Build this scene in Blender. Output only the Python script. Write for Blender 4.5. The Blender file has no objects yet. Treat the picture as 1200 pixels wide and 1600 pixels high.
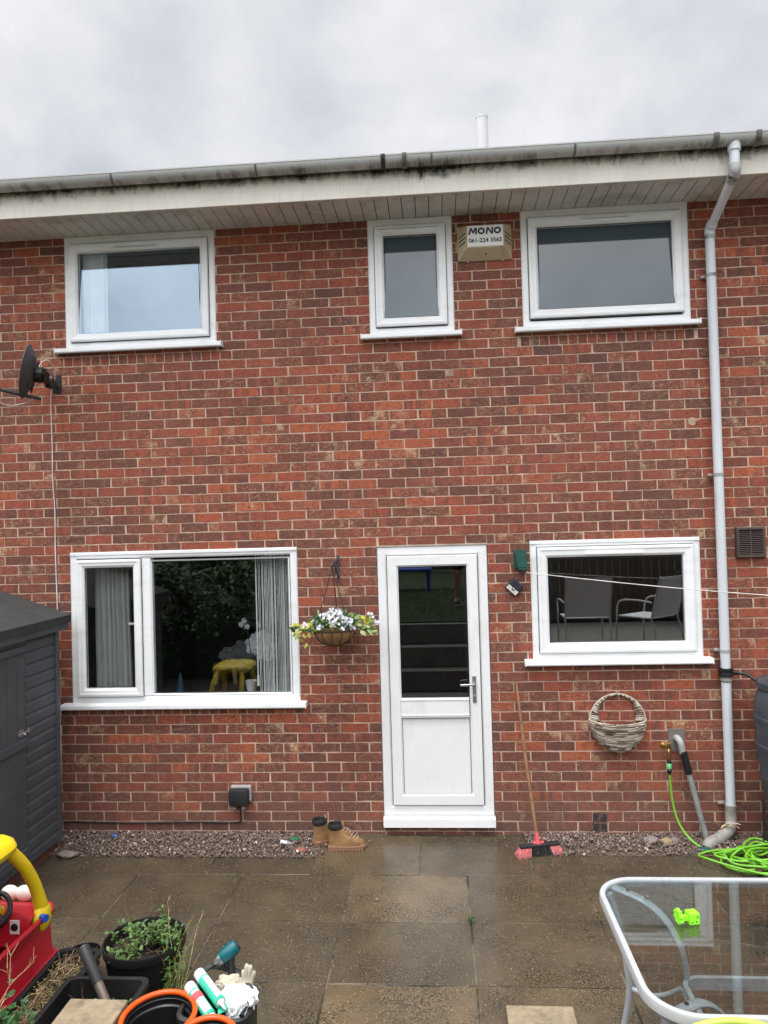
import bpy, bmesh, math, random
from mathutils import Vector, Matrix, Euler, noise as mnoise
R = math.radians
random.seed(7)
S = bpy.context.scene
COL = S.collection

# ------------------------------------------------------------------ camera
cam = bpy.data.cameras.new('camera'); camo = bpy.data.objects.new('camera', cam); COL.objects.link(camo)
_r = Vector((0.99694643, 0.0729937, -0.02774393)); _u = Vector((0.02911719, -0.01781681, 0.99941721)); _f = Vector((-0.07245686, 0.99717324, 0.01988778))
camo.matrix_world = Matrix(((_r.x, _u.x, -_f.x, 0), (_r.y, _u.y, -_f.y, -5.66), (_r.z, _u.z, -_f.z, 2.35), (0, 0, 0, 1)))
cam.sensor_fit = 'VERTICAL'; cam.sensor_height = 36; cam.sensor_width = 27; cam.lens = 36 * 1150 / 1600
cam.clip_start = 0.05; cam.clip_end = 2000
S.camera = camo

# ------------------------------------------------------------------ sky, sun, exposure
w = bpy.data.worlds.new("World"); S.world = w; w.use_nodes = True
nt = w.node_tree; N = nt.nodes; L = nt.links; N.clear()
out = N.new('ShaderNodeOutputWorld'); bg = N.new('ShaderNodeBackground'); L.new(bg.outputs[0], out.inputs[0])
SUN_EL, SUN_AZ = 72, 205
sky = N.new('ShaderNodeTexSky'); sky.sky_type = 'NISHITA'; sky.sun_disc = False
sky.sun_elevation = R(SUN_EL); sky.sun_rotation = R(SUN_AZ); sky.dust_density = 3
tc = N.new('ShaderNodeTexCoord')
mp = N.new('ShaderNodeMapping'); mp.inputs['Scale'].default_value = (1.0, 1.0, 1.3); L.new(tc.outputs['Generated'], mp.inputs['Vector'])
n1 = N.new('ShaderNodeTexNoise'); n1.inputs['Scale'].default_value = 2.9; n1.inputs['Detail'].default_value = 6; n1.inputs['Roughness'].default_value = 0.52; n1.inputs['Distortion'].default_value = 0.15
L.new(mp.outputs[0], n1.inputs['Vector'])
rp = N.new('ShaderNodeValToRGB'); rp.color_ramp.elements[0].position = 0.36; rp.color_ramp.elements[1].position = 0.62
rp.color_ramp.elements[0].color = (0.60, 0.63, 0.69, 1); rp.color_ramp.elements[1].color = (0.93, 0.94, 0.965, 1)
L.new(n1.outputs['Fac'], rp.inputs[0])
dt = N.new('ShaderNodeVectorMath'); dt.operation = 'DOT_PRODUCT'; dt.inputs[1].default_value = (-0.12, -0.28, 0.95); L.new(tc.outputs['Generated'], dt.inputs[0])
mr = N.new('ShaderNodeMapRange'); mr.inputs[1].default_value = 0.40; mr.inputs[2].default_value = 1.0; mr.inputs[3].default_value = 1.0; mr.inputs[4].default_value = 5.2
L.new(dt.outputs['Value'], mr.inputs[0])
ml = N.new('ShaderNodeVectorMath'); ml.operation = 'SCALE'; L.new(rp.outputs[0], ml.inputs[0]); L.new(mr.outputs[0], ml.inputs['Scale'])
sc_ = N.new('ShaderNodeVectorMath'); sc_.operation = 'SCALE'; sc_.inputs['Scale'].default_value = 0.08; L.new(sky.outputs[0], sc_.inputs[0])
mx = N.new('ShaderNodeMix'); mx.data_type = 'RGBA'; mx.inputs[0].default_value = 0.06
L.new(ml.outputs[0], mx.inputs[6]); L.new(sc_.outputs[0], mx.inputs[7]); L.new(mx.outputs[2], bg.inputs[0]); bg.inputs[1].default_value = 1.0
sun = bpy.data.lights.new('sun', 'SUN'); sun.energy = 1.5; sun.angle = R(14); sun.color = (1.0, 0.95, 0.88)
suno = bpy.data.objects.new('sun', sun); COL.objects.link(suno)
# azimuth measured like the sky's: direction towards the sun
sd = Vector((math.sin(R(SUN_AZ)) * math.cos(R(SUN_EL)), math.cos(R(SUN_AZ)) * math.cos(R(SUN_EL)), math.sin(R(SUN_EL))))
suno.rotation_euler = sd.to_track_quat('Z', 'Y').to_euler(); suno.location = sd * 30
S.view_settings.view_transform = 'Standard'; S.view_settings.look = 'None'; S.view_settings.exposure = 0.0; S.view_settings.gamma = 1

# ------------------------------------------------------------------ materials
def newmat(name):
    m = bpy.data.materials.new(name); m.use_nodes = True
    return m, m.node_tree.nodes, m.node_tree.links, m.node_tree.nodes['Principled BSDF']
def nz(n, l, coord, scale, detail=4, rough=0.6, dist=0, vs=None):
    t = n.new('ShaderNodeTexNoise'); t.inputs['Scale'].default_value = scale; t.inputs['Detail'].default_value = detail
    t.inputs['Roughness'].default_value = rough; t.inputs['Distortion'].default_value = dist
    if vs:
        m = n.new('ShaderNodeMapping'); m.inputs['Scale'].default_value = vs; l.new(coord, m.inputs['Vector']); l.new(m.outputs[0], t.inputs['Vector'])
    else: l.new(coord, t.inputs['Vector'])
    return t.outputs['Fac']
def ramp(n, l, fac, stops, interp='LINEAR'):
    r = n.new('ShaderNodeValToRGB'); r.color_ramp.interpolation = interp; e = r.color_ramp.elements
    while len(e) < len(stops): e.new(0.5)
    for i, (p, c) in enumerate(stops):
        e[i].position = p; e[i].color = (c, c, c, 1) if isinstance(c, (int, float)) else (*c, 1)
    l.new(fac, r.inputs[0]); return r.outputs[0]
def mix(n, l, fac, a, b, mode='MIX'):
    m = n.new('ShaderNodeMix'); m.data_type = 'RGBA'; m.blend_type = mode
    for k, v in ((0, fac), (6, a), (7, b)):
        if hasattr(v, 'is_linked'): l.new(v, m.inputs[k])
        elif k == 0: m.inputs[0].default_value = v
        else: m.inputs[k].default_value = (*v, 1) if len(v) == 3 else v
    return m.outputs[2]
def bump(n, l, p, h, strength, dist):
    b = n.new('ShaderNodeBump'); b.inputs['Strength'].default_value = strength; b.inputs['Distance'].default_value = dist
    l.new(h, b.inputs['Height']); l.new(b.outputs[0], p.inputs['Normal']); return b
def mat(name, col, rough=0.6, metal=0.0, var=0.15, vscale=6, bmp=0.15, bscale=60, bdist=0.002, spec=0.5, dirt=None, dscale=3, dlo=0.5, dhi=0.75, rvar=0.1, dvs=None, coat=0, sub=None):
    """plain procedural surface: mottled colour, optional dirt patches, uneven gloss, fine bump"""
    m, n, l, p = newmat(name)
    t = n.new('ShaderNodeTexCoord').outputs['Object']
    a = nz(n, l, t, vscale, 5)
    lo = tuple(c * (1 - var) for c in col); hi = tuple(min(1, c * (1 + var)) for c in col)
    c = ramp(n, l, a, [(0.3, lo), (0.7, hi)])
    if dirt:
        d = nz(n, l, t, dscale, 6, 0.65, 0.3, dvs); d = ramp(n, l, d, [(dlo, 0.0), (dhi, 1.0)]); c = mix(n, l, d, c, dirt)
    l.new(c, p.inputs['Base Color'])
    b = nz(n, l, t, bscale, 4)
    rr = n.new('ShaderNodeMapRange'); rr.inputs[3].default_value = max(0.03, rough - rvar); rr.inputs[4].default_value = min(1, rough + rvar); l.new(nz(n, l, t, 9, 3), rr.inputs[0]); l.new(rr.outputs[0], p.inputs['Roughness'])
    p.inputs['Metallic'].default_value = metal; p.inputs['Specular IOR Level'].default_value = spec
    p.inputs['Coat Weight'].default_value = coat
    if bmp: bump(n, l, p, b, bmp, bdist)
    return m

def brick_mat():
    m, n, l, p = newmat('brick_faces')
    t = n.new('ShaderNodeTexCoord').outputs['Object']
    at = n.new('ShaderNodeAttribute'); at.attribute_name = 'bc'; sep = n.new('ShaderNodeSeparateColor'); l.new(at.outputs['Color'], sep.inputs[0])
    base = ramp(n, l, sep.outputs[0], [(0.0, (0.115, 0.048, 0.036)), (0.16, (0.165, 0.055, 0.037)), (0.38, (0.215, 0.060, 0.038)), (0.62, (0.270, 0.064, 0.038)), (0.84, (0.335, 0.074, 0.038)), (1.0, (0.43, 0.105, 0.042))])
    # firing bands: each brick shifted by its own seed
    off = n.new('ShaderNodeVectorMath'); off.operation = 'SCALE'; off.inputs['Scale'].default_value = 37.0; l.new(at.outputs['Color'], off.inputs[0])
    ad = n.new('ShaderNodeVectorMath'); ad.operation = 'ADD'; l.new(t, ad.inputs[0]); l.new(off.outputs[0], ad.inputs[1])
    band = nz(n, l, ad.outputs[0], 1.0, 2.5, 0.6, 0, (19, 1.5, 2.5))
    bf = ramp(n, l, band, [(0.44, 0.0), (0.50, 0.55), (0.60, 0.8)])
    bf2 = n.new('ShaderNodeMath'); bf2.operation = 'MULTIPLY'; l.new(bf, bf2.inputs[0]); l.new(sep.outputs[1], bf2.inputs[1])
    c = mix(n, l, bf2.outputs[0], base, (0.085, 0.042, 0.036))
    lb = ramp(n, l, band, [(0.30, 0.55), (0.40, 0.0)]); c = mix(n, l, lb, c, (0.30, 0.115, 0.085))
    # dragged wire texture: pale flecks
    fl = nz(n, l, ad.outputs[0], 50, 4, 0.75, 1.2, (0.8, 1, 1.5)); flf = ramp(n, l, fl, [(0.50, 0.0), (0.66, 1.0)])
    fm = n.new('ShaderNodeMath'); fm.operation = 'MULTIPLY'; l.new(flf, fm.inputs[0])
    pf = ramp(n, l, sep.outputs[2], [(0.0, 0.20), (0.5, 0.45), (0.8, 0.8), (1.0, 1.0)]); l.new(pf, fm.inputs[1])
    c = mix(n, l, fm.outputs[0], c, (0.50, 0.27, 0.15))
    yb = nz(n, l, ad.outputs[0], 1.0, 2, 0.5, 0, (9, 2, 6)); yf = ramp(n, l, yb, [(0.60, 0.0), (0.68, 1.0)]); ym = n.new('ShaderNodeMath'); ym.operation = 'MULTIPLY'; l.new(yf, ym.inputs[0]); l.new(ramp(n, l, sep.outputs[2], [(0.55, 0.0), (0.85, 0.95)]), ym.inputs[1]); ym2 = n.new('ShaderNodeMath'); ym2.operation = 'MULTIPLY'; l.new(ym.outputs[0], ym2.inputs[0]); l.new(ramp(n, l, fl, [(0.38, 0.1), (0.6, 1.0)]), ym2.inputs[1])
    c = mix(n, l, ym2.outputs[0], c, (0.58, 0.42, 0.24))
    dk = nz(n, l, ad.outputs[0], 48, 4, 0.65, 0.6); dkf = ramp(n, l, dk, [(0.32, 0.75), (0.48, 0.0)])
    c = mix(n, l, dkf, c, (0.065, 0.03, 0.026))
    # broad weathering over the whole wall
    big = nz(n, l, t, 0.45, 3, 0.55); c = mix(n, l, ramp(n, l, big, [(0.42, 0.0), (0.62, 0.16)]), c, (0.36, 0.10, 0.055))
    wz = nz(n, l, t, 0.8, 4, 0.6); wf = ramp(n, l, wz, [(0.45, 0.0), (0.75, 0.14)]); c = mix(n, l, wf, c, (0.20, 0.11, 0.09))
    # damp bottom courses with lime bloom
    sx = n.new('ShaderNodeSeparateXYZ'); l.new(t, sx.inputs[0])
    dz = n.new('ShaderNodeMapRange'); dz.inputs[1].default_value = 0.75; dz.inputs[2].default_value = 0.05; l.new(sx.outputs[2], dz.inputs[0])
    dn = nz(n, l, t, 2.2, 5, 0.6); dm = n.new('ShaderNodeMath'); dm.operation = 'MULTIPLY'; l.new(dz.outputs[0], dm.inputs[0]); l.new(dn, dm.inputs[1])
    c = mix(n, l, dm.outputs[0], c, (0.14, 0.085, 0.07))
    l.new(c, p.inputs['Base Color']); p.inputs['Roughness'].default_value = 0.78; p.inputs['Specular IOR Level'].default_value = 0.35
    h = n.new('ShaderNodeMath'); h.operation = 'ADD'; l.new(fl, h.inputs[0]); l.new(dk, h.inputs[1])
    bump(n, l, p, h.outputs[0], 0.55, 0.0035)
    return m
M_BRICK = brick_mat()
M_MORTAR = mat('mortar', (0.54, 0.385, 0.285), 0.92, var=0.32, vscale=9, bmp=0.5, bscale=220, bdist=0.003, dirt=(0.26, 0.17, 0.125), dscale=2.5)
M_UPVC = mat('white_upvc', (0.85, 0.86, 0.86), 0.32, var=0.02, bmp=0.02, dirt=(0.66, 0.65, 0.61), dscale=3, dlo=0.52, dhi=0.85, dvs=(1, 1, 3))
M_UPVC_OLD = mat('weathered_door_upvc', (0.81, 0.815, 0.81), 0.38, var=0.03, bmp=0.03, dirt=(0.62, 0.60, 0.55), dscale=3.5, dlo=0.56, dhi=0.85, dvs=(1, 1, 0.5))
M_SEAL = mat('black_gasket', (0.015, 0.015, 0.016), 0.5)
M_CAULK = mat('white_sealant', (0.74, 0.73, 0.71), 0.6, bmp=0.4, bscale=90)
M_SOFFIT = mat('soffit_boards', (0.62, 0.61, 0.575), 0.6, var=0.06, dirt=(0.30, 0.28, 0.24), dscale=4, dlo=0.5, dhi=0.8)
M_GROOVE = mat('dark_groove', (0.05, 0.045, 0.04), 0.9)
def streak_mat(name, col, dirtc, z0, z1, amt=1.0, base_d=0.25, rough=0.55):
    """weathered plastic: mould hanging from the top edge (z1) downwards in vertical runs"""
    m, n, l, p = newmat(name); t = n.new('ShaderNodeTexCoord').outputs['Object']
    sx = n.new('ShaderNodeSeparateXYZ'); l.new(t, sx.inputs[0])
    g = n.new('ShaderNodeMapRange'); g.inputs[1].default_value = z0; g.inputs[2].default_value = z1; l.new(sx.outputs[2], g.inputs[0])
    s = nz(n, l, t, 1, 6, 0.75, 0.5, (15, 3, 8)); s2 = nz(n, l, t, 1, 6, 0.7, 0.6, (1.6, 1, 6))
    a = n.new('ShaderNodeMath'); a.operation = 'MULTIPLY_ADD'; l.new(g.outputs[0], a.inputs[0]); a.inputs[1].default_value = 0.55 * amt; l.new(s, a.inputs[2])
    b = n.new('ShaderNodeMath'); b.operation = 'MULTIPLY_ADD'; l.new(s2, b.inputs[0]); b.inputs[1].default_value = 0.7; l.new(a.outputs[0], b.inputs[2])
    f = ramp(n, l, b.outputs[0], [(0.0, 0.0), (0.98, 0.0 + 0.0), (1.0, 1.0)])
    mrr = n.new('ShaderNodeMapRange'); mrr.inputs[1].default_value = 1.13; mrr.inputs[2].default_value = 1.46; l.new(b.outputs[0], mrr.inputs[0])
    v = nz(n, l, t, 4, 4); c0 = ramp(n, l, v, [(0.3, tuple(c * 0.9 for c in col)), (0.7, col)])
    fine = nz(n, l, t, 1, 5, 0.7, 0.1, (60, 3, 6)); ff = ramp(n, l, fine, [(0.5, 0.0), (0.8, 0.35)])
    c1 = mix(n, l, ff, c0, tuple(x * 0.55 for x in col)); c = mix(n, l, mrr.outputs[0], c1, dirtc)
    l.new(c, p.inputs['Base Color']); p.inputs['Roughness'].default_value = rough
    bump(n, l, p, fine, 0.08, 0.002)
    return m
M_FASCIA = streak_mat('stained_fascia', (0.80, 0.76, 0.67), (0.035, 0.032, 0.028), 4.77, 4.93, 1.15, 0.2)
M_GUTTER = streak_mat('weathered_grey_gutter', (0.50, 0.505, 0.49), (0.045, 0.042, 0.037), 4.965, 4.885, 0.85, 0.2)
M_GUTDARK = mat('dark_gutter_bracket', (0.13, 0.125, 0.11), 0.6, var=.4, vscale=30)
M_GUTOLD = mat('weathered_grey_gutter', (0.36, 0.365, 0.355), 0.5, var=0.12, vscale=3, dirt=(0.05, 0.047, 0.04), dscale=1, dlo=0.50, dhi=0.68, dvs=(9, 18, 16))
M_PIPE = mat('white_downpipe', (0.62, 0.65, 0.68), 0.42, var=0.06, vscale=3, bmp=0.05, dirt=(0.30, 0.31, 0.31), dscale=1, dlo=0.60, dhi=0.78, dvs=(14, 14, 2.2))
M_PIPE_OLD = mat('grey_drain_pipe', (0.33, 0.31, 0.28), 0.55, var=0.18, vscale=6, dirt=(0.16, 0.14, 0.12), dscale=8)
M_FLUE = mat('white_flue', (0.66, 0.67, 0.68), 0.5, var=0.05, dirt=(0.4, 0.4, 0.4), dscale=6, dlo=0.6, dhi=0.8)
M_TILE = mat('roof_tiles', (0.12, 0.09, 0.075), 0.85, var=0.3, vscale=8)
M_BLACK = mat('black_plastic', (0.010, 0.010, 0.011), 0.42, var=0.2, dirt=(0.03, 0.027, 0.023), dscale=5, dlo=0.55, dhi=0.8)
M_BLACKM = mat('matt_black_plastic', (0.02, 0.02, 0.021), 0.6, var=0.2, dirt=(0.06, 0.055, 0.05), dscale=6, dlo=0.55, dhi=0.8)
M_BOX = mat('cream_alarm_plastic', (0.50, 0.41, 0.27), 0.5, var=0.06, dirt=(0.25, 0.17, 0.08), dscale=6, dlo=0.5, dhi=0.8)
M_WLAB = mat('white_label', (0.78, 0.77, 0.73), 0.5, var=0.02)
M_INK = mat('black_ink', (0.012, 0.012, 0.016), 0.5)
M_DISH = mat('dark_grey_dish', (0.055, 0.058, 0.062), 0.55, var=0.2, vscale=12)
M_CABLE = mat('white_cable', (0.72, 0.70, 0.66), 0.5, dirt=(0.45, 0.4, 0.35), dscale=9)
M_CHROME = mat('satin_steel', (0.42, 0.43, 0.44), 0.35, metal=0.9, var=0.1)
M_GREYBOX = mat('grey_box', (0.35, 0.35, 0.34), 0.5)
M_BROWN = mat('brown_vent_plastic', (0.075, 0.052, 0.043), 0.5, var=0.1)
M_GREEN_D = mat('dark_green_plastic', (0.018, 0.085, 0.07), 0.38, var=0.1)
M_LAMPW = mat('pale_sensor_plastic', (0.6, 0.58, 0.5), 0.4)
M_SOLAR = mat('solar_cell', (0.03, 0.033, 0.04), 0.25)
M_BUTT = mat('slate_plastic', (0.045, 0.055, 0.07), 0.42, var=0.1, vscale=3, dirt=(0.08, 0.09, 0.1), dscale=4)
M_BRASS = mat('old_brass', (0.34, 0.21, 0.06), 0.38, metal=0.9, var=0.3, vscale=40)
M_HOSE = mat('lime_hose', (0.17, 0.46, 0.03), 0.32, var=0.1, vscale=9)
M_LIME = mat('lime_plastic', (0.28, 0.86, 0.02), 0.38, var=0.05)
M_LIMEDARK = mat('dark_green_dots', (0.02, 0.16, 0.04), 0.5)
M_OLIVE = mat('yellow_green_plastic', (0.46, 0.60, 0.09), 0.4, var=0.06)
M_HOSEEND = mat('pale_green_connector', (0.2, 0.68, 0.25), 0.4)
M_WOODH = mat('broom_wood', (0.25, 0.125, 0.06), 0.6, var=0.3, vscale=14)
M_REDP = mat('coral_red_plastic', (0.62, 0.10, 0.11), 0.45)
M_BRIST = mat('coral_bristle', (0.66, 0.19, 0.19), 0.6, var=0.25, vscale=50)
M_WICK = None
M_TABLE = mat('silver_grey_tube', (0.50, 0.52, 0.54), 0.4, metal=0.15, var=0.06, dirt=(0.30, 0.30, 0.30), dscale=7)
M_TRIM = mat('pale_table_rim', (0.52, 0.53, 0.54), 0.3, metal=0.2, var=0.05)
M_RED = mat('red_toy_plastic', (0.47, 0.012, 0.026), 0.45, var=0.15, vscale=3, bmp=0.1, dirt=(0.24, 0.035, 0.03), dscale=7, dlo=.52, dhi=.74, rvar=.15)
M_YEL = mat('yellow_toy_plastic', (0.80, 0.58, 0.008), 0.42, var=0.08, vscale=3, bmp=0.1, dirt=(0.55, 0.38, 0.03), dscale=9, dlo=.55, dhi=.75)
M_YELD = mat('room_shaded_yellow_plastic', (0.15, 0.125, 0.04), 0.5)  # stool yellow darkened in its colour to stand in for dim room light
M_WHITEP = mat('white_toy_plastic', (0.78, 0.74, 0.70), 0.4)
M_BLUE = mat('blue_toy_plastic', (0.02, 0.09, 0.5), 0.35)
M_SOIL = mat('potting_soil', (0.028, 0.02, 0.014), 0.95, var=0.5, vscale=40, bmp=1.0, bscale=90, bdist=0.01)
M_LEAF = mat('leaf_green', (0.06, 0.125, 0.025), 0.5, var=0.45, vscale=25)
M_LEAFD = mat('leaf_dark', (0.035, 0.10, 0.025), 0.42, var=0.4, vscale=22)
M_LEAFY = mat('leaf_yellow', (0.42, 0.40, 0.05), 0.5, var=0.3, vscale=25)
M_LEAFV = mat('leaf_pale', (0.22, 0.30, 0.10), 0.5, var=0.4, vscale=40)
M_PETAL = mat('white_petal', (0.75, 0.74, 0.82), 0.55, var=0.08, vscale=50)
M_DRY = mat('dry_stem', (0.19, 0.125, 0.065), 0.8, var=0.4, vscale=30)
M_DRYL = mat('pale_dry_twig', (0.55, 0.38, 0.22), 0.75, var=0.25, vscale=30)
M_ORANGE = mat('orange_rim', (0.85, 0.10, 0.008), 0.36, var=0.05)
M_TEAL = mat('teal_tool_plastic', (0.0, 0.11, 0.13), 0.35)
M_TUBE = mat('green_cartridge', (0.04, 0.52, 0.33), 0.4, var=0.03)
M_CLOTH = mat('white_wipe', (0.72, 0.73, 0.74), 0.7, var=0.08, vscale=12)
M_GLOVE = mat('soiled_glove', (0.50, 0.45, 0.35), 0.85, var=0.25, vscale=14, dirt=(0.25, 0.17, 0.1), dscale=10)
M_COIR = mat('coir_liner', (0.27, 0.15, 0.055), 0.9, var=0.35, vscale=30, bmp=0.8, bscale=120, bdist=0.004)
M_SUEDE = mat('tan_suede', (0.32, 0.175, 0.07), 0.85, var=0.18, vscale=14, dirt=(0.16, 0.09, 0.045), dscale=7)
M_SOLE = mat('boot_sole', (0.24, 0.13, 0.075), 0.8, var=0.15)
M_SHED = mat('dark_grey_stain', (0.064, 0.069, 0.078), 0.6, var=0.16, vscale=3, bmp=0.25, bscale=40, dirt=(0.085, 0.09, 0.10), dscale=2.2, dvs=(1, 0.6, 3))
M_FELT = mat('roofing_felt', (0.035, 0.036, 0.033), 0.92, var=0.25, vscale=10, bmp=0.8, bscale=150, bdist=0.003, dirt=(0.09, 0.09, 0.07), dscale=30, dlo=0.66, dhi=0.74)
M_CONC = mat('buff_concrete', (0.30, 0.235, 0.15), 0.85, var=0.22, vscale=20, bmp=0.6, bscale=130, bdist=0.003, dirt=(0.16, 0.125, 0.08), dscale=12)
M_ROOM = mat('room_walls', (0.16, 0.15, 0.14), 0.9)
M_DARKF = mat('dark_furniture', (0.05, 0.04, 0.035), 0.5)
M_BLIND = mat('white_blind_slats', (0.85, 0.85, 0.84), 0.6)
M_CURT = mat('grey_curtain', (0.40, 0.40, 0.395), 0.9, var=0.1)
M_GRASS = mat('lawn', (0.035, 0.055, 0.015), 0.95, var=0.5, vscale=9, bmp=1, bscale=60, bdist=0.02)
M_FENCE = mat('brown_fence_boards', (0.085, 0.06, 0.045), 0.85, var=0.3, vscale=4, dirt=(0.05, 0.045, 0.04), dscale=2)
M_STEP = mat('step_concrete', (0.17, 0.16, 0.14), 0.85, var=0.2, vscale=8)
M_MESHF = mat('silver_mesh_fabric', (0.66, 0.67, 0.68), 0.7, var=0.06)
M_SKIN = mat('skin', (0.48, 0.27, 0.19), 0.55)
M_NAVY = mat('dark_clothes', (0.03, 0.03, 0.04), 0.9)
M_BARK = mat('bark', (0.08, 0.055, 0.035), 0.9)

def slab_mat():
    m, n, l, p = newmat('wet_paving'); t = n.new('ShaderNodeTexCoord').outputs['Object']
    at = n.new('ShaderNodeAttribute'); at.attribute_name = 'bc'; sep = n.new('ShaderNodeSeparateColor'); l.new(at.outputs['Color'], sep.inputs[0])
    c = ramp(n, l, sep.outputs[0], [(0.0, (0.080, 0.063, 0.039)), (0.5, (0.118, 0.090, 0.054)), (1.0, (0.205, 0.145, 0.080))])
    a = nz(n, l, t, 2.0, 6, 0.65, 0.5); c = mix(n, l, ramp(n, l, a, [(0.40, 0.0), (0.68, 0.7)]), c, (0.066, 0.054, 0.037))
    g = nz(n, l, t, 85, 3, 0.7); gf = ramp(n, l, g, [(0.44, 1.0), (0.54, 0.0)])
    g2 = nz(n, l, t, 3.0, 4, 0.6); gm = n.new('ShaderNodeMath'); gm.operation = 'MULTIPLY'; l.new(gf, gm.inputs[0]); l.new(ramp(n, l, g2, [(0.40, 0.30), (0.60, 1.0)]), gm.inputs[1])
    c = mix(n, l, gm.outputs[0], c, (0.034, 0.027, 0.019))
    v = n.new('ShaderNodeTexVoronoi'); v.inputs['Scale'].default_value = 72; l.new(t, v.inputs['Vector'])
    vf = ramp(n, l, v.outputs['Distance'], [(0.10, 1.0), (0.22, 0.0)])
    vs = n.new('ShaderNodeSeparateColor'); l.new(v.outputs['Color'], vs.inputs[0]); vk = ramp(n, l, vs.outputs[0], [(0.76, 0.0), (0.79, 1.0)])
    vm = n.new('ShaderNodeMath'); vm.operation = 'MULTIPLY'; l.new(vf, vm.inputs[0]); l.new(vk, vm.inputs[1])
    c = mix(n, l, vm.outputs[0], c, (0.50, 0.43, 0.32)); l.new(c, p.inputs['Base Color'])
    wet = nz(n, l, t, 1.6, 5, 0.6, 0.4); l.new(ramp(n, l, wet, [(0.38, 0.16), (0.52, 0.30), (0.64, 0.55)]), p.inputs['Roughness'])
    p.inputs['Specular IOR Level'].default_value = 0.4
    h = n.new('ShaderNodeMath'); h.operation = 'ADD'; l.new(g, h.inputs[0]); l.new(vm.outputs[0], h.inputs[1])
    bump(n, l, p, h.outputs[0], 0.25, 0.003)
    return m
M_SLAB = slab_mat()
M_JOINT = mat('paving_joint', (0.135, 0.105, 0.068), 0.95, var=0.4, vscale=7, bmp=0.6, bscale=90, dirt=(0.03, 0.026, 0.014), dscale=3, dlo=0.44, dhi=0.56)
M_EARTH = mat('bare_earth', (0.12, 0.085, 0.06), 0.95, var=0.4, vscale=5, bmp=0.8, bscale=30, bdist=0.01)
def attr_mat(name, stops, rough=0.6, bs=0.4, bscale=60):
    m, n, l, p = newmat(name); t = n.new('ShaderNodeTexCoord').outputs['Object']
    at = n.new('ShaderNodeAttribute'); at.attribute_name = 'bc'; sep = n.new('ShaderNodeSeparateColor'); l.new(at.outputs['Color'], sep.inputs[0])
    c = ramp(n, l, sep.outputs[0], stops); a = nz(n, l, t, bscale, 3); c = mix(n, l, ramp(n, l, a, [(0.35, 0.4), (0.55, 0.0)]), c, tuple(x * 0.5 for x in stops[0][1]))
    l.new(c, p.inputs['Base Color']); p.inputs['Roughness'].default_value = rough; bump(n, l, p, a, bs, 0.002); return m
M_GRAVEL = attr_mat('gravel_stones', [(0.0, (0.085, 0.062, 0.048)), (0.3, (0.16, 0.115, 0.092)), (0.6, (0.25, 0.18, 0.15)), (0.85, (0.37, 0.285, 0.24)), (1.0, (0.66, 0.60, 0.54))], 0.6)
M_WICK = attr_mat('seagrass_strands', [(0.0, (0.07, 0.045, 0.03)), (0.3, (0.22, 0.16, 0.115)), (0.6, (0.48, 0.40, 0.31)), (1.0, (0.78, 0.71, 0.60))], 0.8, 0.4, 120)

def glass_mat(name, ior, tint=(0.93, 0.95, 0.95), rough=0.0, wob=0.0, drops=False, gcol=(1, 1, 1)):
    m = bpy.data.materials.new(name); m.use_nodes = True; n = m.node_tree.nodes; l = m.node_tree.links; n.clear()
    o = n.new('ShaderNodeOutputMaterial'); mx_ = n.new('ShaderNodeMixShader'); tr = n.new('ShaderNodeBsdfTransparent'); gl = n.new('ShaderNodeBsdfGlossy'); fr = n.new('ShaderNodeFresnel')
    tr.inputs[0].default_value = (*tint, 1); gl.inputs['Roughness'].default_value = rough; gl.inputs['Color'].default_value = (*gcol, 1); geo = n.new('ShaderNodeNewGeometry'); im = n.new('ShaderNodeMapRange'); im.inputs[3].default_value = ior; im.inputs[4].default_value = 1 / ior; l.new(geo.outputs['Backfacing'], im.inputs[0]); l.new(im.outputs[0], fr.inputs['IOR'])
    l.new(fr.outputs[0], mx_.inputs[0]); l.new(tr.outputs[0], mx_.inputs[1]); l.new(gl.outputs[0], mx_.inputs[2]); l.new(mx_.outputs[0], o.inputs[0])
    t = n.new('ShaderNodeTexCoord').outputs['Object']
    if wob or drops:
        b = n.new('ShaderNodeBump'); b.inputs['Strength'].default_value = 1.0
        if drops:
            v = n.new('ShaderNodeTexVoronoi'); v.inputs['Scale'].default_value = 55; l.new(t, v.inputs['Vector']); h = ramp(n, l, v.outputs['Distance'], [(0.06, 1.0), (0.16, 0.0)]); b.inputs['Distance'].default_value = 0.0007
        else:
            h = nz(n, l, t, 2.5, 2, 0.5); b.inputs['Distance'].default_value = wob
        l.new(h, b.inputs['Height']); l.new(b.outputs[0], gl.inputs['Normal']); l.new(b.outputs[0], fr.inputs['Normal'])
    return m
M_GLASS = glass_mat('window_glass', 1.72)
M_GLASS_K = glass_mat('kitchen_window_glass', 2.15)
M_GLASS_UP = glass_mat('coated_window_glass', 2.45, gcol=(0.72, 0.87, 1.0))
M_GLASS_T = glass_mat('wet_table_glass', 1.7, (0.80, 0.84, 0.84), 0.01, drops=True)
M_FROST = mat('frosted_pane', (0.050, 0.080, 0.098), 0.03, var=0.05, vscale=2, bmp=0.0, spec=1.0, rvar=0.0)

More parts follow.
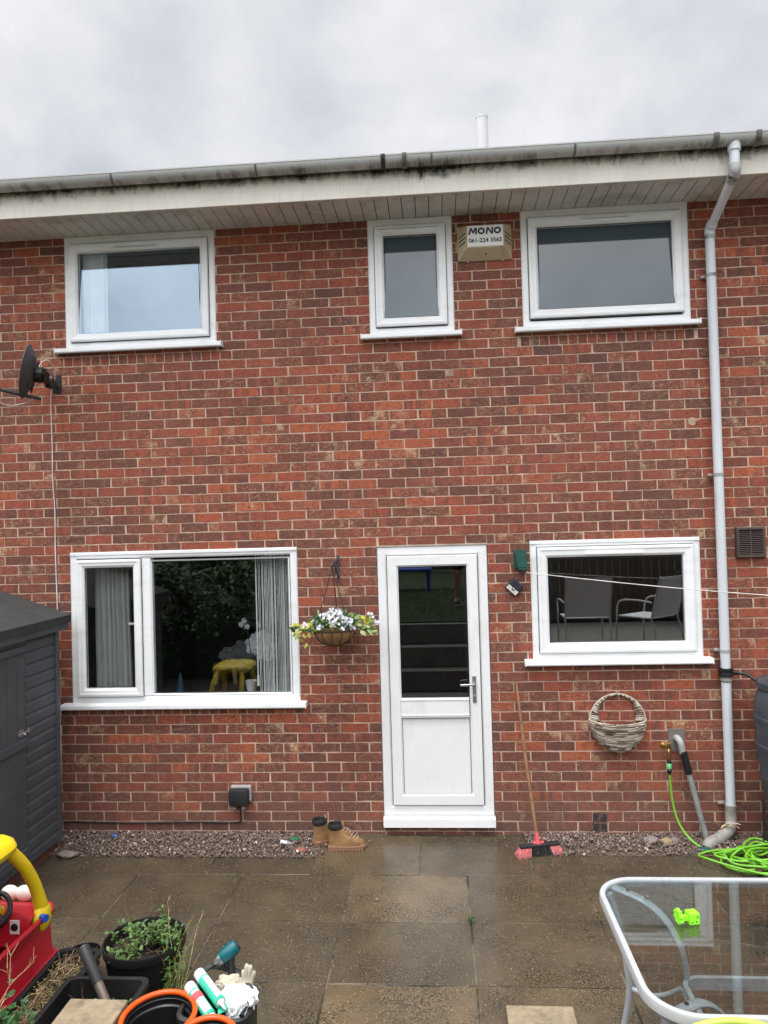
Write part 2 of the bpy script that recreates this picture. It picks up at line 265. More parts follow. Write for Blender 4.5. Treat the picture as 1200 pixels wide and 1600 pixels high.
# ------------------------------------------------------------------ mesh building
class MB:
    def __init__(s): s.v = []; s.f = []; s.c = []; s.cur = None
    def face(s, idx): s.f.append(tuple(idx)); s.c.append(s.cur)
    def add(s, vs, fs):
        o = len(s.v); s.v += [tuple(v) for v in vs]
        for f in fs: s.face([o + i for i in f])
    def box(s, x0, x1, y0, y1, z0, z1, m=None):
        vs = [(x, y, z) for z in (z0, z1) for y in (y0, y1) for x in (x0, x1)]
        if m: vs = [m @ Vector(v) for v in vs]
        s.add(vs, [(0, 2, 3, 1), (4, 5, 7, 6), (0, 1, 5, 4), (2, 6, 7, 3), (0, 4, 6, 2), (1, 3, 7, 5)])
    def cbox(s, x0, x1, y0, y1, z0, z1, c=0.004, m=None):
        """box with chamfered edges"""
        c = min(c, abs(x1 - x0) * .45, abs(y1 - y0) * .45, abs(z1 - z0) * .45)
        bm = bmesh.new(); bmesh.ops.create_cube(bm, size=1)
        for v in bm.verts: v.co = Vector((x0 + (v.co.x + .5) * (x1 - x0), y0 + (v.co.y + .5) * (y1 - y0), z0 + (v.co.z + .5) * (z1 - z0)))
        bmesh.ops.bevel(bm, geom=bm.edges[:], offset=c, segments=2, affect='EDGES', profile=0.5)
        s.addbm(bm, m)
    def addbm(s, bm, m=None):
        bm.verts.index_update(); vs = [(m @ v.co) if m else v.co.copy() for v in bm.verts]
        s.add(vs, [[v.index for v in f.verts] for f in bm.faces]); bm.free()
    def tube(s, pts, r, n=10, cap=True, close=False, flat=None):
        pts = [Vector(p) for p in pts]; k = len(pts); rs = r if isinstance(r, (list, tuple)) else [r] * k
        o = len(s.v); up = None
        for i in range(k):
            if close: d = pts[(i + 1) % k] - pts[i - 1]
            else: d = pts[min(i + 1, k - 1)] - pts[max(i - 1, 0)]
            if d.length < 1e-9: d = Vector((0, 0, 1))
            d.normalize()
            if up is None: up = Vector((0, 0, 1)) if abs(d.z) < 0.9 else Vector((0, 1, 0))
            a = up - d * up.dot(d)
            if a.length < 1e-6: a = d.orthogonal()
            a.normalize(); b = d.cross(a); up = a
            for j in range(n):
                t = 2 * math.pi * j / n
                ca, cb = math.cos(t) * rs[i], math.sin(t) * rs[i]
                if flat: ca *= flat[0]; cb *= flat[1]
                s.v.append(tuple(pts[i] + a * ca + b * cb))
        m = k if close else k - 1
        for i in range(m):
            for j in range(n):
                i2 = (i + 1) % k
                s.face((o + i * n + j, o + i * n + (j + 1) % n, o + i2 * n + (j + 1) % n, o + i2 * n + j))
        if cap and not close:
            s.face([o + j for j in range(n)][::-1]); s.face([o + (k - 1) * n + j for j in range(n)])
    def cyl(s, p0, p1, r0, r1=None, n=20): s.tube([p0, p1], [r0, r0 if r1 is None else r1], n)
    def lathe(s, prof, n=32, m=None, cx=0, cy=0, sx=1, sy=1):
        """prof: (r, z) list"""
        o = len(s.v)
        for r, z in prof:
            for j in range(n):
                t = 2 * math.pi * j / n; v = Vector((cx + math.cos(t) * r * sx, cy + math.sin(t) * r * sy, z)); s.v.append(tuple(m @ v if m else v))
        for i in range(len(prof) - 1):
            for j in range(n): s.face((o + i * n + j, o + i * n + (j + 1) % n, o + (i + 1) * n + (j + 1) % n, o + (i + 1) * n + j))
        if prof[0][0] > 1e-5: s.face([o + j for j in range(n)][::-1])
        if prof[-1][0] > 1e-5: s.face([o + (len(prof) - 1) * n + j for j in range(n)])
    def ball(s, c, r, sub=2, sc=(1, 1, 1), jit=0.0, m=None, seed=0):
        bm = bmesh.new(); bmesh.ops.create_icosphere(bm, subdivisions=sub, radius=1)
        for v in bm.verts:
            k = 1 + jit * mnoise.noise(v.co * 1.7 + Vector((seed, seed * .7, 0)))
            q = Vector((v.co.x * sc[0], v.co.y * sc[1], v.co.z * sc[2])) * r * k
            v.co = (m @ q if m else q) + Vector(c)
        s.addbm(bm)
    def ring(s, x0, x1, z0, z1, prof):
        """mitred frame: prof = closed loop of (inset, y)"""
        o = len(s.v); n = len(prof)
        for cx, cz, ax, az in ((x0, z0, 1, 1), (x1, z0, -1, 1), (x1, z1, -1, -1), (x0, z1, 1, -1)):
            for ins, y in prof: s.v.append((cx + ax * ins, y, cz + az * ins))
        for i in range(4):
            for j in range(n):
                a, b = i * n, ((i + 1) % 4) * n; s.face((o + a + j, o + b + j, o + b + (j + 1) % n, o + a + (j + 1) % n))
    def prism(s, poly, axis, a, b, m=None):
        """polygon extruded along axis (0 x,1 y,2 z)"""
        def mk(p, t):
            q = [p[0], p[1]]; q.insert(axis, t); q = Vector(q); return m @ q if m else q
        n = len(poly); s.add([mk(p, a) for p in poly] + [mk(p, b) for p in poly], [tuple(range(n))[::-1], tuple(range(n, 2 * n))] + [(i, (i + 1) % n, n + (i + 1) % n, n + i) for i in range(n)])
    def leaf(s, p, d, up, ln, wd, fold=0.25):
        d = Vector(d).normalized(); sd_ = d.cross(Vector(up)); sd_ = sd_.normalized() if sd_.length > 1e-4 else d.orthogonal().normalized(); nn = sd_.cross(d)
        p = Vector(p); a = p + d * ln * .45 + nn * wd * fold; t = p + d * ln - nn * wd * fold
        s.add([p, p + d * ln * .28 + sd_ * wd * .42, p + d * ln * .65 + sd_ * wd * .38, t, p + d * ln * .65 - sd_ * wd * .38, p + d * ln * .28 - sd_ * wd * .42, p + d * ln * .5 - nn * wd * fold * .5],
              [(0, 1, 2, 6), (6, 2, 3), (0, 6, 4, 5), (6, 3, 4)])
    def build(s, name, material, parent=None, smooth=False, label=None, cat=None, group=None, kind=None, base=None, double=False, solid=None):
        me = bpy.data.meshes.new(name); o = bpy.data.objects.new(name, me); COL.objects.link(o)
        root = parent
        while root is not None and root.parent is not None: root = root.parent
        if parent is not None: off = Vector((0, 0, 0)) if s.local else Vector(root['_b'])
        elif base is not None: off = Vector(base)
        elif kind == 'structure': off = Vector((0, 0, 0))
        else:
            xs = [v[0] for v in s.v]; ys = [v[1] for v in s.v]; zs = [v[2] for v in s.v]; off = Vector(((min(xs) + max(xs)) / 2, (min(ys) + max(ys)) / 2, min(zs)))
        me.from_pydata([tuple(Vector(v) - off) for v in s.v], [], s.f)
        if any(c is not None for c in s.c):
            at = me.attributes.new('bc', 'FLOAT_COLOR', 'FACE')
            for i, c in enumerate(s.c): at.data[i].color = (*(c or (.5, .5, .5)), 1)
        bm = bmesh.new(); bm.from_mesh(me); bmesh.ops.recalc_face_normals(bm, faces=bm.faces[:]); bm.to_mesh(me); bm.free()
        mats = material if isinstance(material, (list, tuple)) else [material]
        for m in mats: me.materials.append(m)
        if smooth:
            for p in me.polygons: p.use_smooth = True
            if smooth != 'all':
                try: me.set_sharp_from_angle(angle=R(38))
                except Exception: pass
        if parent is not None: o.parent = parent
        else: o.location = off; o['_b'] = tuple(off)
        if solid:
            md = o.modifiers.new('thickness', 'SOLIDIFY'); md.thickness = solid; md.offset = 0
        tag(o, label, cat, group, kind); return o
    local = False
def tag(o, label=None, cat=None, group=None, kind=None):
    if label: o['label'] = label
    if cat: o['category'] = cat
    if group: o['group'] = group
    if kind: o['kind'] = kind
    return o
def thing(name, label, cat, loc, group=None):
    o = bpy.data.objects.new(name, None); COL.objects.link(o); o.location = loc; o['_b'] = tuple(loc); o.empty_display_size = 0.1
    return tag(o, label, cat, group)
def rnd(a, b): return random.uniform(a, b)
def bez(p, n=12):
    """smooth curve through points (Catmull-Rom)"""
    p = [Vector(q) for q in p]; P = [p[0]] + p + [p[-1]]; r = []
    for i in range(1, len(P) - 2):
        for k in range(n):
            t = k / n; a, b, c, d = P[i - 1], P[i], P[i + 1], P[i + 2]
            r.append(0.5 * ((2 * b) + (c - a) * t + (2 * a - 5 * b + 4 * c - d) * t * t + (3 * b - a - 3 * c + d) * t ** 3))
    r.append(P[-2]); return r
def text_mesh(s, size, extrude, offset=0.0, spacing=1.0, shear=0.0):
    cu = bpy.data.curves.new('t', 'FONT'); cu.body = s; cu.size = size; cu.extrude = extrude; cu.offset = offset; cu.space_character = spacing; cu.shear = shear; cu.align_x = 'CENTER'; cu.align_y = 'CENTER'
    o = bpy.data.objects.new('t', cu); COL.objects.link(o); dg = bpy.context.evaluated_depsgraph_get(); me = bpy.data.meshes.new_from_object(o.evaluated_get(dg))
    vs = [v.co.copy() for v in me.vertices]; fs = [list(p.vertices) for p in me.polygons]
    bpy.data.objects.remove(o); bpy.data.curves.remove(cu); bpy.data.meshes.remove(me); return vs, fs

# ================================================================== GROUND
g = MB(); g.box(-200, 200, -200, 200, -0.12, -0.06); g.build('ground', M_EARTH, kind='structure')
# paving: individual slabs modelled in one sheet
p = MB(); jn = MB()
def slab(x0, x1, y0, y1, tone, z=0.0):
    p.cur = (tone, random.random(), random.random()); e = 0.0055
    dz = rnd(-.0015, .0015); o = len(p.v); nn = 5
    tl = [rnd(-.0012, .0012) for _ in range(4)]
    c = 0.0012
    p.box(x0 + e, x1 - e, y0 + e, y1 - e, -0.05, z + dz - c)
    p.v += [(x0 + e + c, y0 + e + c, z + dz + tl[0]), (x1 - e - c, y0 + e + c, z + dz + tl[1]), (x1 - e - c, y1 - e - c, z + dz + tl[2]), (x0 + e + c, y1 - e - c, z + dz + tl[3])]
    k = o + 8; p.face((k, k + 1, k + 2, k + 3)); b = [o + 4, o + 5, o + 7, o + 6]
    for i in range(4): p.face((b[i], b[(i + 1) % 4], k + (i + 1) % 4, k + i))
rear = [-4.4, -3.65, -2.89, -2.13, -1.66, -0.93, -0.19, 0.575, 1.175, 1.93, 2.68, 3.43, 4.2]
rt = {-2.89: .35, -2.13: .2, -1.66: .1, -0.93: .55, -0.19: .3, 0.575: .25, 1.175: .2}
for a, b in zip(rear, rear[1:]):
    ya = -0.015 if a in (-0.93, -0.19) else (-0.40 if a < -1 else -0.35)
    slab(a, b, -0.665, ya, rt.get(a, rnd(.1, .4)))
tones = {(0, 3): .45, (0, 4): .75, (0, 5): .35, (0, 6): .35, (1, 3): .3, (1, 4): .4, (1, 5): .45, (2, 3): .45, (2, 4): .85, (2, 5): .65, (1, 2): .35, (0, 2): .3, (2, 2): .3}
cols = [-3.66, -2.9, -2.13, -1.395, -0.64, 0.128, 0.883, 1.64, 2.4, 3.16, 3.9]
ys = [-0.665, -1.25, -1.85, -2.45, -3.05, -3.4]
for j, (y1, y0) in enumerate(zip(ys, ys[1:])):
    for i, (a, b) in enumerate(zip(cols, cols[1:])):
        slab(a, b, y0, y1, tones.get((j, i), rnd(.2, .6)))
p.build('patio', M_SLAB, kind='structure')
jn.box(-4.6, 4.3, -3.4, -0.67, -0.055, -0.0030); jn.box(-0.93, 0.575, -0.669, -0.002, -0.055, -0.0036); jn.box(-4.6, -0.931, -0.669, -0.41, -0.055, -0.0036); jn.box(0.576, 4.3, -0.669, -0.36, -0.055, -0.0036)
jn.build('patio_bedding', M_JOINT, kind='structure')

# gravel strips
def stone(mb, x, y, z, r, tone, sub=1):
    mb.cur = (tone, 0, 0)
    m = Euler((rnd(0, 6), rnd(0, 6), rnd(0, 6))).to_matrix()
    mb.ball((x, y, z), r, sub, (1, rnd(.6, .95), rnd(.45, .8)), 0.35, m, rnd(0, 50))
gv = MB(); random.seed(11)
for k in range(7000):
    if k < 3850: x = rnd(-2.95, -0.85); y = -0.425 + 0.42 * random.random()
    else: x = rnd(0.58, 2.6); y = -0.37 + 0.365 * random.random()
    if -1.05 < x < 0 and random.random() < (x + 1.05) * 5: continue
    if x > 0 and y < -0.30 + 0.1 * mnoise.noise(Vector((x * 3, 0, 0))) - 0.04 and random.random() < .5: continue
    r = rnd(.005, .0118) * (1.5 if random.random() < .08 else 1)
    zt = 0.004 + 0.012 * max(0, 1 - abs(y + 0.2) / 0.25) + 0.018 * random.random()
    tone = min(1, max(0, random.gauss(.42, .17))); tone = rnd(.9, 1) if random.random() < .045 else tone
    stone(gv, x, y, zt, r, tone, 1)
for k in range(170):   # strays kicked on to the paving
    x = rnd(-2.8, 2.2); y = -0.42 - abs(random.gauss(0, .14)) if (x < -.9 or x > .6) else rnd(-.3, -.02); stone(gv, x, y, .003, rnd(.002, .0055), rnd(.3, 1), 1)
gv.build('gravel', M_GRAVEL, smooth='all', kind='stuff', label='strips of small pinkish grey gravel between the brick wall and paving', cat='gravel')
gb = MB(); gb.box(-3.2, -0.93, -0.41, -0.003, -0.05, 0.002); gb.box(0.576, 3.6, -0.36, -0.003, -0.05, 0.002); gb.build('soil_bed', M_EARTH, kind='structure')

# ================================================================== HOUSE
house = thing('brick_house', 'two storey red brick terraced house with white window frames and grey eaves', 'house', (0, 0, 0))
OP = {'A': (-2.915, -1.701, 3.835, 4.728), 'B': (-0.475, 0.167, 3.835, 4.727), 'C': (0.700, 1.935, 3.835, 4.729), 'D': (-2.915, -1.104, 1.02, 2.207), 'E': (0.696, 1.938, 1.315, 2.206), 'door': (-0.476, 0.367, 0.073, 2.204)}
HX0, HX1 = -6.2, 5.4
mort = MB()
xs = sorted({HX0, HX1} | {v for o in OP.values() for v in o[:2]}); zs = sorted({-0.1, 4.76} | {v for o in OP.values() for v in o[2:]})
for x0, x1 in zip(xs, xs[1:]):
    for z0, z1 in zip(zs, zs[1:]):
        cx, cz = (x0 + x1) / 2, (z0 + z1) / 2
        if any(o[0] < cx < o[1] and o[2] < cz < o[3] for k, o in OP.items()): continue
        nx = max(1, int((x1 - x0) / .25)); nzv = max(1, int((z1 - z0) / .25))
        mort.add([(x0, .0030, z0), (x1, .0030, z0), (x1, .0030, z1), (x0, .0030, z1)], [(0, 1, 2, 3)])
for k, o in OP.items():   # reveals
    a, b, c, d = o
    mort.add([(a, .0030, c), (a, .11, c), (a, .11, d), (a, .0030, d)], [(0, 1, 2, 3)]); mort.add([(b, .0030, c), (b, .11, c), (b, .11, d), (b, .0030, d)], [(0, 1, 2, 3)])
    mort.add([(a, .0030, d), (b, .0030, d), (b, .11, d), (a, .11, d)], [(0, 1, 2, 3)]); mort.add([(a, .0030, c), (b, .0030, c), (b, .11, c), (a, .11, c)], [(0, 1, 2, 3)])
brk = MB(); random.seed(5)
J = 0.0043
def one_brick(x0, x1, z0, z1):
    """clip against openings then emit a brick face with worn edges"""
    pieces = [(x0, x1, z0, z1)]
    for k, o in OP.items():
        nxt = []
        for a, b, c, d in pieces:
            if b <= o[0] or a >= o[1] or d <= o[2] or c >= o[3]: nxt.append((a, b, c, d)); continue
            if a < o[0]: nxt.append((a, o[0] - .002, c, d))
            if b > o[1]: nxt.append((o[1] + .002, b, c, d))
            aa, bb = max(a, o[0]), min(b, o[1])
            if c < o[2]: nxt.append((aa, bb, c, o[2] - .002))
            if d > o[3]: nxt.append((aa, bb, o[3] + .002, d))
        pieces = nxt
    h = random.random(); h = h ** 0.9
    if random.random() < .13: h = rnd(0, .12)
    if random.random() < .05: h = rnd(.93, 1)
    # broad drifts of tone
    h = min(1, max(0, h * .86 + .07 + .22 * mnoise.noise(Vector((x0 * .7, 3.3, z0 * .7)))))
    col = (h, random.random() ** 1.2, random.random() ** 1.15)
    dy = rnd(-.0015, .001)
    for a, b, c, d in pieces:
        if b - a < .012 or d - c < .012: continue
        brk.cur = col; n = 4
        bot = [(a + (b - a) * i / n, c + rnd(-.0019, .0019)) for i in range(n + 1)]; top = [(b - (b - a) * i / n, d + rnd(-.0019, .0019)) for i in range(n + 1)]
        bot[0] = (bot[0][0] + rnd(0, .002), bot[0][1] + rnd(0, .002)); bot[-1] = (bot[-1][0] - rnd(0, .002), bot[-1][1]); top[0] = (top[0][0] - rnd(0, .003), top[0][1] - rnd(0, .002))
        loop = bot + top; m = len(loop); o = len(brk.v); cx, cz = (a + b) / 2, (c + d) / 2
        for x, z in loop: brk.v.append((x, .009, z))
        for x, z in loop: brk.v.append((x, dy + .0016, z))
        for x, z in loop:
            sx = .0022 if x < cx else -.0022; sz = .0022 if z < cz else -.0022
            brk.v.append((x + sx * (abs(x - cx) > (b - a) * .45), dy, z + sz))
        brk.face([o + 2 * m + i for i in range(m)])
        for q in (0, 1):
            for i in range(m): brk.face((o + q * m + i, o + q * m + (i + 1) % m, o + (q + 1) * m + (i + 1) % m, o + (q + 1) * m + i))
P_ = 0.2225
hdr = {49: [OP['A'], OP['C']], 12: [OP['D']]}
for k in range(-2, 64):
    z0 = .022 + .075 * k; z1 = min(z0 + .075, 4.765)
    if z1 - z0 < .02: continue
    off = -1.352 if k % 2 else -1.352 + P_ / 2
    n0 = int((HX0 - off) / P_) - 1; edges = []
    x = off + n0 * P_
    while x < HX1:
        edges.append((max(x, HX0), min(x + P_, HX1))); x += P_
    for a, b in edges:
        if b - a < .02: continue
        hs = [h for h in hdr.get(k, []) if b > h[0] - .03 and a < h[1] + .03]
        if hs:
            h = hs[0]; h0, h1 = h[0] - .03, h[1] + .03
            if a < h0 - .03: one_brick(a + J, h0 - J, z0 + J, z1 - J)
            if b > h1 + .03: one_brick(h1 + J, b - J, z0 + J, z1 - J)
        else:
            ja, jb = rnd(-.0025, .0025), rnd(-.0025, .0025)
            if random.random() < .0 and k not in (49, 12):
                mid = (a + b) / 2 + rnd(-.01, .01); one_brick(a + J, mid - J, z0 + J, z1 - J); one_brick(mid + J, b - J, z0 + J, z1 - J)
            else: one_brick(a + J + ja, b - J + jb, z0 + J, z1 - J)
    for h in hdr.get(k, []):
        x = h[0] - .03; n = round((h[1] - h[0] + .06) / .074); wd = (h[1] - h[0] + .06) / n
        for i in range(n): one_brick(x + i * wd + J * .8, x + (i + 1) * wd - J * .8, z0 + J, z1 - J)
wall = brk.build('wall', M_BRICK, house)
mort.build('mortar', M_MORTAR, wall)
ends = MB()
ends.box(HX0, HX1, 6.0, 6.1, -.1, 4.75); ends.box(HX0, HX0 + .1, .02, 6.0, -.1, 4.75); ends.box(HX1 - .1, HX1, .02, 6.0, -.1, 4.75)
ends.build('end_wall', M_MORTAR, house)
pat = MB(); pat.cbox(.09, .155, -.002, .004, 3.49, 3.54, .001); pat.build('mortar_patch', M_MORTAR, wall)
pat = MB(); pat.cyl((1.925, .004, 3.075), (1.925, -.003, 3.075), .034, .03, 14); pat.cyl((1.945, -.002, 3.075), (1.965, -.03, 3.082), .008, .006, 8); pat.build('mortar_patch', M_MORTAR, wall)
pat = MB(); pat.cbox(1.668, 1.785, -.004, .004, .615, .785, .002); pat.build('mortar_patch', M_STEP, wall)
ab = MB()
for i in range(2):
    for j in range(2): ab.cbox(1.095 + i * .056, 1.142 + i * .056, -.003, .004, .022 + j * .072, .086 + j * .072, .002)
ab.build('air_brick', mat('tarred_vent', (0.03, 0.028, 0.03), .7, var=.3, vscale=50, dirt=(.16, .1, .09), dscale=30, dlo=.5, dhi=.6), wall)

# rooms behind the glass
rm = MB()
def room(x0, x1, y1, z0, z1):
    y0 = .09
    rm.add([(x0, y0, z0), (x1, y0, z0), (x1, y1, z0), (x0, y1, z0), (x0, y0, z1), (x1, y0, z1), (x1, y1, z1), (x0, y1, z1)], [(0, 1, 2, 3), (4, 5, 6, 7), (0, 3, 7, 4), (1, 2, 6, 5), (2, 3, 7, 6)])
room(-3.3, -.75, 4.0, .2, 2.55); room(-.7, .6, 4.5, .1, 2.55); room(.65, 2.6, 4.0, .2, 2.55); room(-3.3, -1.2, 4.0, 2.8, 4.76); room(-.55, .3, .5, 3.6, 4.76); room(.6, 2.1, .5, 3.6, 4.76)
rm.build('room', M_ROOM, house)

# windows
def sweep_frame(b, x0, x1, z0, z1, wdt, yf, yb, ch=.006):
    b.ring(x0, x1, z0, z1, [(0, yb), (0, yf + ch * .5), (ch * .5, yf), (wdt - ch * 2.2, yf), (wdt - ch * .6, yf + ch), (wdt, yf + ch * 2.2), (wdt, yb)])
def window(key, sashes, panes, glass, sill=True, vent=None, name='window', label=None):
    x0, x1, z0, z1 = OP[key]; b = MB()
    sweep_frame(b, x0, x1, z0, z1, .052, -.006, .09)
    fr_ = b.build('window', M_UPVC, house, label=label)
    tr = MB()   # head trim and bead of sealant round the frame
    tr.cbox(x0 - .004, x1 + .004, -.014, .0, z1 - .022, z1 + .002, .003); tr.build('head_trim', M_UPVC, fr_)
    cs = MB(); cs.ring(x0 - .006, x1 + .006, z0, z1 + .004, [(0, .006), (0, -.002), (.0055, -.004), (.0055, .006)]); cs.build('sealant', M_CAULK, fr_)
    for (a, c, e, f, wd, yf) in sashes:
        s_ = MB(); s_.ring(a, c, e, f, [(0, .03), (0, yf + .004), (.004, yf), (.018, yf - .002), (.03, yf + .003), (wd - .016, yf + .005), (wd - .003, yf + .016), (wd, yf + .018), (wd, .03)]); so = s_.build('sash', M_UPVC, fr_)
        gk = MB(); gk.ring(a - .004, c + .004, e - .004, f + .004, [(0, .0), (0, -.0065), (.006, -.0065), (.006, .0)]); gk.build('gasket', M_SEAL, fr_)
    for (a, c, e, f, y) in panes:
        g_ = MB(); tl = R(4.2) if key in 'ABC' else 0; zc = e
        hh = (f - e) / 2; g_.box(a - .012, c + .012, 0, .006, -hh - .012, hh + .012, Matrix.Translation((0, y + (.004 if tl > 0 else 0), e + hh)) @ Matrix.Rotation(-tl, 4, 'X')); g_.build('pane', glass, fr_)
        k_ = MB(); k_.ring(a - .001, c + .001, e - .001, f + .001, [(0, y - .004), (.004, y - .004), (.004, y - .001), (0, y - .001)]); k_.build('pane_seal', M_SEAL, fr_)
    if sill:
        s_ = MB(); a, c = x0 - .075, x1 + .06
        s_.prism([(.0, z0 + .003), (-.055, z0 - .003), (-.066, z0 - .010), (-.068, z0 - .034), (-.062, z0 - .042), (-.055, z0 - .042), (-.052, z0 - .034), (.0, z0 - .034)], 0, a + .007, c - .007)
        s_.cbox(a, a + .009, -.071, .0, z0 - .043, z0 + .002, .003); s_.cbox(c - .009, c, -.071, .0, z0 - .043, z0 + .002, .003)
        s_.build('sill', M_UPVC, fr_)
    if vent:
        v_ = MB(); a, c, z = vent; v_.cbox(a, c, vy - .012, vy + .002, z - .009, z + .009, .003); vo = v_.build('trickle_vent', M_UPVC, fr_)
        if vent_slot:
            v2 = MB(); v2.box(a + .02, c - .02, vy - .0128, vy - .0119, z - .006, z - .003); v2.build('vent_slot', M_GROOVE, fr_)
    return fr_
vent_slot = True; vy = -.027
FY = -.032
window('A', [(-2.872, -1.748, 3.888, 4.664, .062, FY)], [(-2.806, -1.823, 3.955, 4.587, .0)], M_GLASS_UP, vent=(-2.52, -2.13, 4.628), label='upper left window reflecting the cloudy sky with pale slats behind it')
window('B', [(-0.428, 0.120, 3.893, 4.668, .068, FY)], [(-0.353, 0.044, 3.970, 4.598, .0)], M_FROST, vent=(-.42, .09, 4.648), label='small narrow frosted upper window')
window('C', [(0.748, 1.888, 3.902, 4.668, .068, FY)], [(0.826, 1.814, 3.981, 4.598, .0)], M_FROST, vent=(1.12, 1.53, 4.640), label='wide frosted upper window beside the downpipe')
# D: casement on the left, fixed pane on the right
wd_ = window('D', [(-2.866, -2.342, 1.075, 2.150, .062, FY)], [(-2.798, -2.408, 1.143, 2.078, .0), (-2.263, -1.170, 1.090, 2.126, .012)], M_GLASS, label='wide lower window with a narrow casement on its left')
b = MB(); b.cbox(-2.338, -2.27, -.006, .08, 1.075, 2.152, .003); b.build('mullion', M_UPVC, wd_)
b = MB(); b.ring(-2.272, -1.161, 1.077, 2.137, [(0, .03), (0, -.001), (.010, .006), (.013, .012), (.013, .03)]); b.build('glazing_bead', M_UPVC, wd_)
b = MB(); b.box(-2.341, -2.336, -.0075, .0, 1.09, 2.14); b.build('gasket', M_SEAL, wd_)
for z in (1.12, 1.62, 2.1):
    b = MB(); b.cyl((-2.339, -.012, z - .02), (-2.339, -.012, z + .02), .004, n=8); b.build('hinge_pin', M_GREYBOX, wd_)
b = MB(); b.cbox(-2.462, -2.385, .012, .026, 1.628, 1.646, .004); b.build('inside_handle', M_WHITEP, wd_)
vent_slot = False; vy = -.029
window('E', [(0.742, 1.892, 1.362, 2.158, .075, FY)], [(0.824, 1.807, 1.436, 2.071, .0)], M_GLASS_K, vent=(1.10, 1.525, 2.107), label='lower kitchen window reflecting two garden chairs')

# door
dx0, dx1 = -.473, .364
b = MB(); sweep_frame(b, dx0, dx1, .146, 2.19, .07, -.004, .09); df = b.build('door_frame', M_UPVC_OLD, house)
b = MB(); b.cbox(dx0 - .004, dx1 + .004, -.010, .09, 2.191, 2.204, .002); b.build('head_trim', mat('beige_lintel_trim', (.42, .36, .29), .7, dirt=(.25, .2, .16), dscale=8), df)
b = MB(); b.prism([(.08, .145), (-.045, .137), (-.056, .130), (-.060, .072), (-.045, .070), (-.02, .072), (.08, .072)], 0, -.476, .369); b.build('threshold', M_UPVC_OLD, df)
b = MB(); b.box(dx0 - .0035, dx0 - .0005, -.003, .02, .1, 2.19); b.box(dx1 + .0005, dx1 + .0035, -.003, .02, .1, 2.19); b.build('dark_gap', M_SEAL, df)
dr = MB(); yf = -.022
dr.ring(-.398, .288, .226, 2.120, [(0, .03), (0, yf + .003), (.004, yf), (.070, yf), (.078, yf + .010), (.082, yf + .012), (.082, .03)])
dr.cbox(-.318, .199, yf + .001, .03, .885, 1.034, .004); dr.box(-.318, .199, yf - .003, yf + .004, .902, .908); dr.box(-.318, .199, yf - .003, yf + .004, 1.018, 1.024)
do = dr.build('door', M_UPVC_OLD, house, label='white half glazed back door')
b = MB(); b.ring(-.4, .290, .224, 2.122, [(0, .0), (0, -.0055), (.0035, -.0055), (.0035, .0)]); b.build('door_gasket', mat('grey_gasket', (.12, .12, .12), .6), do)
b = MB(); b.box(-.325, .206, -.002, .006, .296, .889); b.build('lower_panel', M_UPVC_OLD, do)
b = MB(); b.ring(-.316, .2, .306, .882, [(0, -.006), (.0035, -.006), (.0035, -.001), (0, -.001)]); b.build('panel_seal', M_SEAL, do)
b = MB(); b.box(-.33, .2, -.002, .004, 1.03, 2.05); b.build('pane', M_GLASS, do)
b = MB(); b.ring(-.322, .193, 1.038, 2.040, [(0, -.008), (.0035, -.008), (.0035, -.003), (0, -.003)]); b.build('pane_seal', M_SEAL, do)
b = MB(); b.cbox(.226, .254, yf - .010, yf, 1.0, 1.203, .005)
b.build('handle_plate', M_CHROME, do)
b = MB(); b.tube(bez([(.24, yf - .005, 1.145), (.24, yf - .045, 1.145), (.225, yf - .055, 1.144), (.18, yf - .056, 1.143), (.135, yf - .052, 1.141)], 6), .0085, 10); b.build('handle', M_CHROME, do, smooth=True)
b = MB(); b.cyl((.24, yf - .013, 1.055), (.24, yf - .009, 1.055), .009, n=12); b.build('lock', M_GREYBOX, do)

# eaves
b = MB(); x = -6.1
while x < 5.3:
    b.box(x + .003, x + .097, -.414, .012, 4.731, 4.737)
    x += .1
sf = b.build('soffit', M_SOFFIT, house)
b = MB(); b.box(-6.15, 5.35, -.414, .012, 4.7375, 4.745); b.build('soffit_grooves', M_GROOVE, sf)
b = MB(); b.cbox(-6.15, 5.35, -.413, -.395, 4.7215, 4.7305, .001); b.build('edge_trim', M_SOFFIT, sf)
b = MB(); b.cbox(-6.2, -1.108, -.430, -.4145, 4.722, 4.925, .003); b.cbox(-1.104, 5.4, -.430, -.4145, 4.722, 4.925, .003)
b.box(-1.13, -1.08, -.434, -.4302, 4.7215, 4.926)
fs = b.build('fascia', M_FASCIA, house)
# gutter: half round trough
b = MB(); n = 14; xs_ = [-6.2 + i * .2 for i in range(59)]
gy, gz, gr = -.497, 4.954, .060
o = len(b.v)
for X in xs_:
    for j in range(n + 1):
        t = math.pi + math.pi * j / n; b.v.append((X, gy + math.cos(t) * gr, gz + math.sin(t) * gr))
    for j in range(n + 1):
        t = 2 * math.pi - math.pi * j / n; b.v.append((X, gy + math.cos(t) * (gr - .004), gz + math.sin(t) * (gr - .004)))
m_ = 2 * (n + 1)
for i in range(len(xs_) - 1):
    for j in range(m_): b.face((o + i * m_ + j, o + i * m_ + (j + 1) % m_, o + (i + 1) * m_ + (j + 1) % m_, o + (i + 1) * m_ + j))
gut = b.build('gutter', M_GUTTER, house, smooth=True)
b = MB(); b.box(-6.2, 5.4, gy - gr - .003, gy - gr + .006, gz - .002, gz + .008); b.build('gutter_lip', M_GUTTER, gut)
